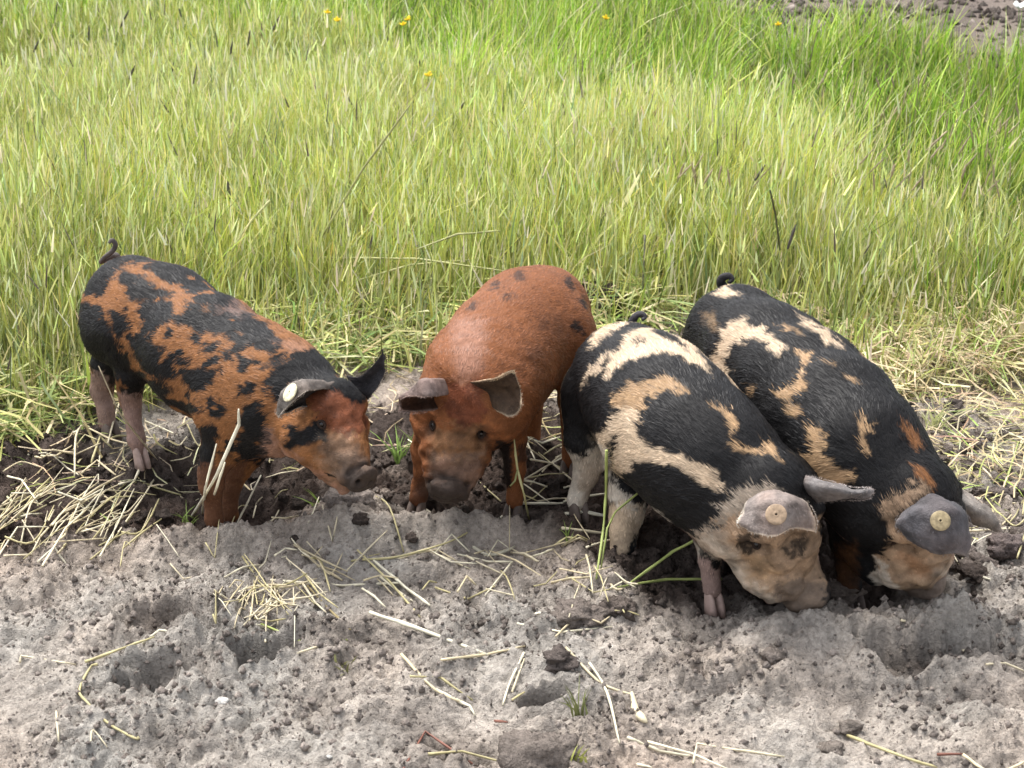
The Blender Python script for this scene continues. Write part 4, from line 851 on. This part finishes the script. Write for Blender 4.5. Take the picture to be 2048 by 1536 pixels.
ONE = [
 (c5((80,655),(85,640),(300,620)), .0017, None, 'thin straw with a hooked end at the far left of the pale sand'),
 (c5((340,640),(470,600),(620,585)), .0022, None, 'flat pale straw crossing the sand left of the two hollows'),
 (c5((570,575),(640,553),(850,550)), .0020, None, 'straw continuing toward the straw tuft above the left hollow'),
 (c5((390,680),(360,665),(315,740),(350,810),(430,890),(540,935),(555,980)), .0020, None, 'long bent straw curling down the sand at the lower left'),
 (c5((225,850),(235,970)), .0022, None, 'short upright pale straw at the lower left corner'),
 (c5((365,985),(370,900),(430,1000)), .0014, None, 'small folded straw beside the long bent straw'),
 (c5((1480,450),(1660,510),(1950,610)), .0034, WH, 'thickest pale straw lying diagonally on the sand in the middle foreground'),
 (c5((1765,655),(1950,615),(2100,585)), .0020, None, 'straw touching the end of the thickest pale straw'),
 (c5((1605,640),(1740,720),(1870,795)), .0024, None, 'straight straw sloping down right below the thickest straw'),
 (c5((1640,705),(1760,750),(1890,800)), .0018, None, 'brownish straw alongside the sloping straight straw'),
 (c5((1740,760),(1880,810),(1900,855)), .0026, WH, 'short whitish straw with a bent end, lower middle'),
 (c5((1080,315),(1370,325),(1600,350),(1660,372)), .0022, None, 'long level straw across the foreground above the thickest straw'),
 (c5((1185,190),(1280,250),(1370,320)), .0025, None, 'straw sloping from the mound down to the long level straw'),
 (c5((1430,200),(1560,340),(1680,450)), .0020, None, 'leftmost of the three steep straws below the red pig'),
 (c5((1495,245),(1620,350),(1720,420)), .0024, WH, 'rightmost of the three steep straws below the red pig'),
 (c5((1520,300),(1600,370),(1650,400)), .0018, None, 'middle short one of the three steep straws below the red pig'),
 (c5((1230,345),(1320,430),(1400,500)), .0020, (.30,.24,.12), 'brown straw sloping out of the straw tuft'),
 (c5((1050,595),(1200,580),(1390,560)), .0018, GRN, 'greenish straw below the straw tuft'),
 (c5((1190,650),(1260,580),(1390,556)), .0018, None, 'bent straw hooked under the greenish straw'),
 (c5((970,225),(1040,330)), .0020, None, 'short straw leaning above the straw tuft'),
 (c5((1400,120),(1520,215)), .0016, None, 'thin straw on the crest in front of the red pig'),
 (c5((1450,235),(1600,155),(1830,150),(1930,100)), .0020, None, 'curved straw arching over the crest between the pigs'),
 (c5((1590,150),(1700,180),(1880,270)), .0018, None, 'straw running right from the arched straw'),
 (c5((1830,220),(1950,240),(2048,255),(1940,380)), .0018, None, 'straw folded sharply back at the middle of the picture'),
 (c5((1740,305),(1870,350),(1980,345)), .0018, None, 'short level straw beside the sharply folded straw'),
 ([(822,998,.004),(884,1021,.006),(970,1050,.006),(1030,1100)], .0028, WH, 'long whitish straw running down right from the red pig nose'),
 ([(820,994),(846,970,.02),(873,963,.035),(910,961,.04),(948,968,.03)], .0019, None, 'arched straw lying across the snout of the red pig'),
 ([(959,963),(1006,996)], .0017, None, 'thin straw right of the snout of the red pig'),
 ([(995,1034),(1037,1012),(1100,1006),(1130,1008)], .0024, WH, 'pale straw pointing to the pale hind leg of the cream patched pig'),
 ([(1057,876),(1100,910),(1140,945)], .0016, None, 'thin straw between the red pig and the cream patched pig'),
 ([(1048,1310),(1020,1370),(1005,1412)], .0020, None, 'steep straw beside the dark clod in the middle foreground'),
 ([(800,1536),(850,1457),(950,1520)], .0017, RED, 'reddish bent stem at the bottom edge'),
 (c5((1715,1030),(1850,1010),(2020,990)), .0018, None, 'straw lying across the reddish bent stem'),
 (c5((150,250),(220,225),(270,235)), .0020, WH, 'short curved whitish straw below the heap at the left'),
 (c5((1980,885),(2030,945)), .0018, RED, 'short reddish stem left of the clod at the bottom'),
 (c6((5,240),(110,252),(210,270)), .0028, WH, 'short thick straw on the dark mound left of the cream patched pig'),
 (c6((20,292),(200,294),(400,290)), .0016, None, 'thin level straw under the dark mound'),
 (c6((175,345),(240,300),(325,245)), .0018, None, 'straw sloping up right under the dark mound'),
 (c6((310,440),(380,580),(430,760)), .0022, None, 'steep straw crossing the one with the pale ear'),
 (c6((460,780),(590,800),(710,815)), .0024, None, 'short straw near the bottom right of the middle clod'),
 (c6((540,750),(720,820),(870,870)), .0017, None, 'long thin straw running off the bottom edge'),
 (c6((725,840),(740,780),(900,800),(1090,825)), .0019, None, 'hooked straw near the bottom edge right of the middle'),
 (c6((500,810),(560,870)), .0020, None, 'stub of straw at the bottom edge'),
 (c6((0,550),(50,425)), .0018, None, 'short upright straw left of the dark mound pit'),
 (c6((0,600),(50,560)), .0016, None, 'tiny straw under the short upright straw'),
 (c6((1560,260),(1700,280),(1820,315),(1920,350)), .0019, None, 'curved straw on the sand below the rightmost pig'),
 (c6((1900,420),(1975,450),(2060,485)), .0018, None, 'straw at the right edge beside the hollow'),
 (c6((1340,740),(1560,830),(1700,870)), .0022, None, 'long straw sloping to the bottom right'),
 (c6((1800,850),(1930,835),(2060,818)), .0022, None, 'straw at the bottom right corner'),
 (c6((1700,820),(1800,850)), .0018, RED, 'short reddish straw at the bottom right'),
 ([(1444,1155,.02),(1334,1160,.015),(1234,1178)], .0021, GRN, 'level greenish straw in front of the pink foot of the cream patched pig'),
 ([(1436,1060,.10),(1346,1101,.06),(1248,1160,.0)], .0024, GRN, 'green straw rising to the jaw of the cream patched pig'),
 ([(1213,913,.20),(1212,990,.12),(1207,1060,.06),(1193,1150)], .0026, GRN, 'upright green stalk before the front of the cream patched pig hind legs'),
 ([(1280,985,.13),(1231,1014,.10),(1214,1060,.06),(1202,1140)], .0020, GRN, 'bent stalk with its top leaning toward the black flank'),
 ([(1121,1030,.008),(1165,1033,.008),(1209,1034,.004)], .0032, WH, 'thick straw stub under the pale hind foot'),
 ([(1123,1066),(1209,1060)], .0030, None, 'second straw stub below the pale hind foot'),
 ([(1870,905),(1930,885),(1990,875)], .0020, None, 'level straw on the soil right of the rightmost pig back'),
 ([(1937,1062),(2060,1057)], .0020, None, 'level straw behind the far ear of the rightmost pig'),
 ([(1918,1137),(1981,1160)], .0026, WH, 'pale straw at the snout of the rightmost pig'),
 ([(2005,1050),(2048,1005)], .0020, None, 'straw at the right edge above the level straw'),
 ([(2010,970),(2035,900)], .0018, GRN, 'greenish straw standing at the right edge'),
 ([(521,943,.05),(468,1037)], .0018, None, 'straw leaning right of the front legs of the ginger spotted pig'),
 ([(299,940),(374,880)], .0018, None, 'straw sloping away from the pink hind foot'),
 ([(291,849),(340,858),(395,867)], .0018, None, 'pale straw lying under the belly of the ginger spotted pig'),
 ([(234,982),(257,952),(300,980),(364,1021)], .0018, (.38,.34,.16), 'bent straw below the pink hind foot'),
]
for pts, r, col, lab in ONE: straw(pts, r, col, lab)
# straws standing before the front legs of the ginger spotted pig
b = at(385, 1055, Y=2.80)
straw(None, .0030, WH, 'tall whitish straw with a flared top in front of the ginger spotted pig', abs_pts=[on_ground(385, 1055, -.01), at(432, 953, Y=2.83), at(478, 850, Y=2.84), at(477, 818, Y=2.84)])
straw(None, .0022, WH, 'shorter whitish straw beside the tall flared one', abs_pts=[on_ground(423, 1047, -.01), at(434, 972, Y=2.85), at(450, 925, Y=2.85)])
straw(None, .0019, WH, 'leftmost straight whitish straw before the ginger spotted pig leg', abs_pts=[on_ground(405, 1040, -.01), at(411, 974, Y=2.86), at(433, 888, Y=2.87)])
straw(None, .0015, None, 'thin straw leaning across the hind legs of the ginger spotted pig', abs_pts=[on_ground(314, 920, 0), at(239, 826, Y=3.14), at(197, 732, Y=3.15)])
straw(None, .0020, (.55, .50, .24), 'upright pale stalk before the right front leg of the red pig', abs_pts=[on_ground(1059, 1045, -.005), at(1048, 988, Y=2.93), at(1035, 939, Y=2.95), at(1028, 877, Y=2.96)])
straw(None, .0018, (.30, .30, .12), 'hanging side shoot of the stalk before the red pig leg', abs_pts=[at(1035, 939, Y=2.948), at(1030, 962, Y=2.94), at(1020, 972, Y=2.935)])
# straw with an ear of grain
r_ = empty('grain_straw', on_ground(1264, 1395)); tag(r_, 'dry straw ending in a plump pale ear, right of the middle foreground', 'straw')
v, q, t = tube([on_ground(*p, .003) for p in c6((215, 420), (340, 510), (420, 560), (482, 592))], [.0020, .0022, .0020], 6, 4)
link('stem', mesh_arrays('stem', v, q, t, np.tile((.62, .54, .36), (len(v), 1)), True, M_STRAW), r_)
v, q, t = tube([on_ground(*p, .007) for p in c6((478, 590), (495, 620), (515, 655), (540, 690))], [.002, .0062, .0072, .0058, .0015], 8, 4)
link('seed_head', mesh_arrays('seed_head', v, q, t, np.tile((.66, .58, .40), (len(v), 1)), True, M_STRAW), r_)

def heap(n, fx, ang, ln, label, group, r=(.0011, .0022), lift=.02, cols=None):
    for _ in range(n):
        px, py = fx(); a = math.radians(rng.normal(*ang)); L_ = rng.uniform(*ln); dx, dy = math.cos(a)*L_/2, -math.sin(a)*L_/2
        l0 = rng.uniform(.002, lift); l1 = l0+rng.uniform(-.3, .3)*lift
        m = (px+rng.normal(0, L_*.012), py+rng.normal(0, L_*.012), (l0+l1)/2)
        straw([(px-dx, py-dy, l0), m, (px+dx, py+dy, l1)], rng.uniform(*r), None if cols is None else cols[rng.integers(len(cols))], label, group)
heap(62, lambda: (rng.uniform(-10, 290), rng.uniform(975, 1085)), (38, 18), (50, 150), 'pale dry straw in the slanting heap at the left edge below the ginger spotted pig', 'straws of the heap at the left edge', r=(.0010, .0019), lift=.025)
heap(26, lambda: (rng.normal(150, 90), rng.normal(890, 50)), (40, 60), (30, 110), 'dry straw on the dark soil behind the hind legs of the ginger spotted pig', 'straws around the hind legs of the leftmost pig', lift=.03)
heap(48, lambda: (rng.normal(530, 42), rng.normal(1195, 24)), (50, 60), (25, 90), 'fine pale straw in the tangled tuft in the left foreground', 'straws of the tangled foreground tuft', r=(.0008, .0016), lift=.02)
heap(40, lambda: (rng.uniform(560, 1220), rng.uniform(1035, 1200)), (-20, 40), (40, 120), 'thin straw scattered on the crest in front of the red pig', 'straws scattered on the middle crest', r=(.0010, .0019), lift=.012)
heap(20, lambda: (rng.uniform(1040, 1180), rng.uniform(800, 1000)), (-10, 40), (40, 110), 'pale straw on the soil between the red pig and the cream patched pig', 'straws between the two middle pigs', lift=.02)
heap(11, lambda: (rng.normal(1215, 40), rng.normal(1165, 22)), (40, 70), (30, 80), 'short straw stub on the dark mound left of the cream patched pig', 'straw stubs on the dark mound', lift=.02)
heap(18, lambda: (rng.uniform(240, 700), rng.uniform(1000, 1110)), (10, 40), (25, 70), 'short straw on the soil in front of the ginger spotted pig', 'straws in front of the leftmost pig', r=(.0009, .0016), lift=.008)
heap(30, lambda: (rng.uniform(1880, 2048), rng.uniform(830, 1130)), (20, 60), (25, 90), 'short straw on the crumbly soil at the right edge', 'straws at the right edge', r=(.0009, .0018), lift=.012)

# soil clods
def clod(px, py, r, label, squash=.7, col=(.16, .135, .115), seed=0, group=None, sub=3, asp=1.0, zoff=0):
    import bmesh
    bm = bmesh.new(); bmesh.ops.create_icosphere(bm, subdivisions=sub, radius=1)
    V = np.array([v.co[:] for v in bm.verts]); F_ = np.array([[v.index for v in f_.verts] for f_ in bm.faces]); bm.free()
    wo_, _h2 = worley(V[:, 0]+V[:, 2]*.7, V[:, 1]-V[:, 2]*.5, 1.9, 7+seed); d = 1+.42*fbm(V, 1.5, 5, 200+seed, .6)+.20*(.5-np.clip(wo_, 0, 1)); V = V*d[:, None]*[asp, 1, squash]*r
    p = on_ground(px, py); V = V+p+[0, 0, r*squash*.18+zoff]
    c = np.array(col)*(1+.15*fbm(V, 60, 2, seed))[:, None]
    o = link('soil_clod', mesh_arrays('soil_clod', V, None, F_, c, True, M_CLOD)); tag(o, label, 'clod', group); return o
DK = (.075, .06, .052); LT = (.30, .255, .225)
for k, a in enumerate([
 (1545, 1312, .017, 'rounded grey clod alone on the pale sand below the cream patched pig', .7, (.20, .17, .148)), (1075, 1515, .046, 'large rough clod at the bottom edge left of the middle', .75, (.20, .17, .148)),
 (1665, 1190, .036, 'flat pale slab of soil at the snout of the cream patched pig', .45, (.20, .165, .14)), (1905, 1190, .030, 'dark clod below the snout of the rightmost pig', .6, DK), (1950, 1165, .024, 'dark crumbly clod right of the rightmost pig snout', .6, DK),
 (700, 1020, .036, 'pale mound of soil in front of the ginger spotted pig mouth', .7, LT), (205, 872, .026, 'dark clod against the rear hind foot of the ginger spotted pig', .8, DK), (1208, 632, .058, 'dark rough lump of earth at the field edge behind the red pig', .8, (.06, .048, .04)), (1265, 640, .026, 'smaller dark lump beside the one behind the red pig', .8, (.06, .048, .04)),
 (800, 1010, .018, 'dark clod by the left forefoot of the red pig', .8, DK), (1105, 985, .026, 'dark clod between the red pig forefoot and the pale hind foot', .7, DK), (1240, 1215, .022, 'rough clod on the dark mound', .8, (.14, .115, .10)), (1160, 1225, .030, 'rough fibrous lump on the left of the dark mound', .6, (.19, .16, .14)),
 (330, 1040, .016, 'small dark clod right of the straw heap', .7, DK), (850, 1012, .018, 'rounded clod in front of the red pig chin', .7, (.12, .10, .09)), (1120, 1395, .022, 'clod beside the pit in the middle foreground', .7, (.12, .10, .09)),
 (1780, 1350, .018, 'clod on the rim of the right hollow', .5, (.21, .18, .155)), (1700, 1455, .014, 'small grey clod at the lower right', .6, (.21, .18, .155)), (1660, 1500, .016, 'small grey clod near the bottom right edge', .6, (.21, .18, .155)), (230, 1370, .018, 'rounded clod left of the two hollows', .7, (.12, .10, .09)),
 (1960, 1130, .022, 'grey clod behind the straw at the rightmost pig snout', .7, (.15, .125, .11)), (2010, 1100, .026, 'grey clod at the right edge', .7, (.16, .13, .12)), (1860, 1330, .014, 'dark clod inside the right hollow', .7, DK), (1770, 1225, .012, 'small clod under the chin of the rightmost pig', .8, LT)]):
    clod(*a[:4], squash=a[4], col=a[5], seed=k*7, sub=4 if a[2] > .02 else 3, asp=1.35 if k in (2, 8, 12) else 1.1)
for k in range(60):
    px, py = rng.uniform(1860, 2060), rng.uniform(820, 1180)
    clod(px, py, rng.uniform(.007, .019), 'crumbly clod on the turned soil at the right edge', .7, np.array((.15, .125, .11))*rng.uniform(.8, 1.2), 300+k, 'crumbly clods on the turned soil at the right', 3)
for k in range(70):
    px, py = rng.uniform(150, 1150), rng.uniform(880, 1060)
    clod(px, py, rng.uniform(.006, .016), 'dark damp clod on the turned earth around the feet of the two left pigs', .7, np.array(DK)*rng.uniform(.8, 1.3), 400+k, 'dark clods around the feet of the two left pigs', 3)
# crumbs: uncountable
ico = None
import bmesh
bm = bmesh.new(); bmesh.ops.create_icosphere(bm, subdivisions=1, radius=1); bm.free(); IV = np.array([(1, 0, 0), (-1, 0, 0), (0, 1, 0), (0, -1, 0), (0, 0, 1), (0, 0, -1.)]); IF = np.array([(0, 2, 4), (2, 1, 4), (1, 3, 4), (3, 0, 4), (2, 0, 5), (1, 2, 5), (3, 1, 5), (0, 3, 5)])
n = 30000; cy = rng.uniform(2.0, 3.6, n); cx = rng.uniform(-1, 1, n)*(.30*cy+.08); fa_ = np.arange(n) < 2500; cy[fa_] = rng.uniform(6.5, 8.6, 2500); cx[fa_] = rng.uniform(.6, 3, 2500)
cw = wet(cx, cy); kp_ = rng.random(n) < np.clip(.45+1.1*vnoise(np.stack([cx, cy, 0*cx], -1), 6.5, 66), .08, 1); fa_ = fa_; rr = .0011*np.exp(rng.exponential(.55, n)); rr = np.clip(rr*(1+.8*cw), 0, .0065); rr = np.where(kp_, rr, rr*.35); rr[fa_] = rng.uniform(.004, .020, 2500); cw[fa_] = rng.uniform(.2, .9, 2500)
cz = gz(cx, cy)+rr*.25
sc = rng.uniform(.65, 1.3, (n, 1, 3)); tq = rng.uniform(0, 6.28, n); RV = np.stack([IV[None, :, 0]*np.cos(tq)[:, None]-IV[None, :, 1]*np.sin(tq)[:, None], IV[None, :, 0]*np.sin(tq)[:, None]+IV[None, :, 1]*np.cos(tq)[:, None], np.repeat(IV[None, :, 2], n, 0)], 2)
V = RV*1.15*sc*rr[:, None, None]*(1+rng.normal(0, .16, (n, len(IV), 1)))+np.stack([cx, cy, cz], 1)[:, None]
cc = (np.array([.30, .258, .228])*(1-cw)[:, None]+np.array([.07, .055, .047])*cw[:, None])*np.exp(rng.normal(0, .28, (n, 1)))
F_ = (IF[None]+(np.arange(n)*len(IV))[:, None, None]).reshape(-1, 3)
o = link('soil_crumbs', mesh_arrays('soil_crumbs', V.reshape(-1, 3), None, F_, np.repeat(cc, len(IV), 0), False, M_CLOD), kind='stuff'); tag(o, 'loose grey soil crumbs covering the sand and the turned earth', 'soil')
# white chips
for px, py, r, lab in [(445, 1405, .010, 'white chalky chip on the sand at the lower left'), (660, 1511, .005, 'tiny white chip near the bottom edge')]:
    o = clod(px, py, r, lab, .45, (.62, .60, .56), 77, None, 2); o.name = 'white_chip'; o['category'] = 'chip'

# plants in the field
def flower(px, py, Y, label, col, group=None, n=5, r=.014, h=None):
    top = at(px, py, Y=Y); g = float(gz(top[0], top[1], False)); base = np.array([top[0]+.02, Y+.02, g])
    e_ = empty('flower', base); tag(e_, label, 'flower', group)
    v, q, t = tube([base, (base+top)/2+[.006, 0, 0], top], [.0014, .0012, .001], 5, 4); link('stem', mesh_arrays('stem', v, q, t, np.tile((.18, .3, .07), (len(v), 1)), True, M_GRASS), e_)
    for k in range(n):
        a = 2*math.pi*k/n+rng.uniform(0, .5); d = np.array([math.cos(a), math.sin(a)*.6-.4, .5+rng.uniform(-.2, .3)]); d = unit(d); s = unit(np.cross(d, [0, -.5, 1])); L_ = r*rng.uniform(.8, 1.2)
        G = np.array([[top+d*L_*t_+s*(u_*L_*.42*math.sin(min(1, t_+.15)*2.6)) for u_ in (-1, 0, 1)] for t_ in np.linspace(0, 1, 5)])
        v2, q2, _ = slab(G, .0008); link('petal', mesh_arrays('petal', v2, q2, None, np.tile(col, (len(v2), 1)), True, M_PETAL), e_)
YE = (.80, .62, .03)
for px, py, Y, lab in [(655, 26, 6.1, 'yellow flower leftmost of the pair near the top edge'), (674, 42, 6.0, 'yellow flower just right of the leftmost one'), (815, 40, 6.0, 'upper yellow flower near the top edge left of the middle'), (806, 50, 5.95, 'lower yellow flower of the clump left of the middle'),
                       (857, 152, 5.3, 'yellow flower lower in the grass left of the middle'), (1212, 38, 6.1, 'yellow flower near the top edge right of the middle'), (1556, 50, 6.0, 'yellow flower at the top right by the bare soil')]:
    flower(px, py, Y, lab, YE)
flower(2038, 16, 6.0, 'tall white flower head at the top right corner', (.8, .8, .78), n=8, r=.022)
def head_grass(px, py, Y, label, group, col, L_=.05, r=.0042, name='grass_stalk', lean=0.0, stemc=(.25, .3, .12)):
    top = at(px, py, Y=Y); g = float(gz(top[0], top[1], False)); base = np.array([top[0]-lean*.4-.01, Y, g])
    if top[2]-g < .05: return
    e_ = empty(name, base); tag(e_, label, 'grass', group)
    hb = top-np.array([lean*L_*2, 0, L_]); v, q, t = tube([base, (base+hb)/2, hb, top], [.0012, .001, .0009, .0004], 5, 4)
    link('stem', mesh_arrays('stem', v, q, t, np.tile(stemc, (len(v), 1)), True, M_GRASS), e_)
    v, q, t = tube([hb, hb*.5+top*.5, top], [r*.5, r, r*.9, r*.2], 7, 5); v = v+rng.normal(0, r*.16, v.shape)
    link('seed_head', mesh_arrays('seed_head', v, q, t, np.tile(col, (len(v), 1)), True, M_STRAW), e_)
for k, (px, py) in enumerate([(115, 4), (178, 50), (258, 20), (80, 75), (75, 120), (92, 218), (194, 268), (45, 258), (310, 252), (170, 230), (350, 118), (465, 82), (410, 168), (255, 258), (335, 190), (500, 60), (620, 150), (930, 200), (935, 222), (640, 190), (455, 362), (270, 130), (1530, 330), (1592, 448), (690, 80), (560, 30)]):
    Yk = at(px, py, z=.30)[1]; head_grass(px, py, Yk, 'dark narrow seed head of a grass standing above the light green crop', 'dark grass seed heads in the crop', (.085, .075, .065), rng.uniform(.04, .07), .0036, lean=rng.uniform(-.1, .3))
for k in range(120):
    px = rng.uniform(1200, 2048); py = rng.uniform(110, 330)+(px-1300)*.06
    Yk = at(px, py, z=.30)[1]; head_grass(px, py, Yk, 'reddish brown feathery grass panicle in the meadow patch at the right', 'reddish grass panicles in the meadow patch', (.38, .30, .20), rng.uniform(.03, .055), rng.uniform(.0016, .0034), lean=rng.uniform(-.2, .5))
for px0, py0, px1, py1, lab in [(1000, 462, 830, 500, 'long flat grass stalk leaning left above the red pig'), (640, 480, 820, 210, 'long grass stalk slanting up right in the middle of the crop'), (540, 400, 440, 545, 'pale grass stalk leaning over behind the ginger spotted pig'), (165, 410, 120, 500, 'short pale stalk leaning at the left above the pig tail'),
                                (640, 515, 1030, 545, 'long yellow stalk lying level behind the red pig'), (940, 520, 700, 565, 'pale stalk lying over the flattened grass between the pigs'), (1290, 470, 1285, 600, 'dark upright stalk in the crop behind the pigs'), (1560, 500, 1540, 380, 'dark thin stem right of the middle crop')]:
    p0, p1 = at(px0, py0, Y=4.08), at(px1, py1, Y=4.0)
    straw(None, .0024, (.10, .10, .06) if 'dark' in lab else (.45, .45, .20), lab, name='grass_stalk', cat='grass', abs_pts=[p0, (p0+p1)/2+[0, 0, .015], p1])
# small green tufts and weeds
def weed(px, py, n, h, label, col=(.26, .36, .09), wd=.004):
    p = on_ground(px, py); R = np.tile(p, (n, 1))+rng.normal(0, .008, (n, 3))*[1, 1, 0]; R[:, 2] -= .006
    c1 = np.array(col)*np.exp(rng.normal(0, .2, (n, 1)))
    v, q, t, c = blades(R, rng.uniform(.5, 1, n)*h, rng.uniform(.2, .9, n)*h, rng.uniform(0, 6.28, n), np.full(n, wd), c1*.8, c1)
    o = link('grass_tuft', mesh_arrays('grass_tuft', v, q, t, c, False, M_GRASS)); tag(o, label, 'grass')
for a in [(372, 1050, 9, .05, 'small bright green tuft right of the straw heap'), (640, 1012, 8, .06, 'small green tuft under the jaw of the ginger spotted pig'), (1155, 1440, 12, .07, 'wilted green weed beside the pit in the middle foreground', (.20, .22, .08)), (1150, 1520, 8, .04, 'yellow green sprout at the bottom edge by the large clod', (.40, .42, .12)),
          (680, 1315, 14, .03, 'tuft of thin roots and green shoots below the straw tuft', (.22, .22, .09)), (60, 935, 6, .05, 'pale green leaves on the soil at the left edge', (.3, .4, .14)), (800, 925, 16, .09, 'green grass tuft between the ginger spotted pig and the red pig', (.24, .36, .09)), (1870, 850, 22, .08, 'pale grass tuft on the soil right of the rightmost pig', (.5, .52, .26)),
          (1140, 1075, 7, .04, 'thin green blades behind the front legs of the cream patched pig'), (840, 905, 14, .08, 'low green tuft beside the shoulder of the red pig', (.28, .38, .10))]:
    weed(*a)
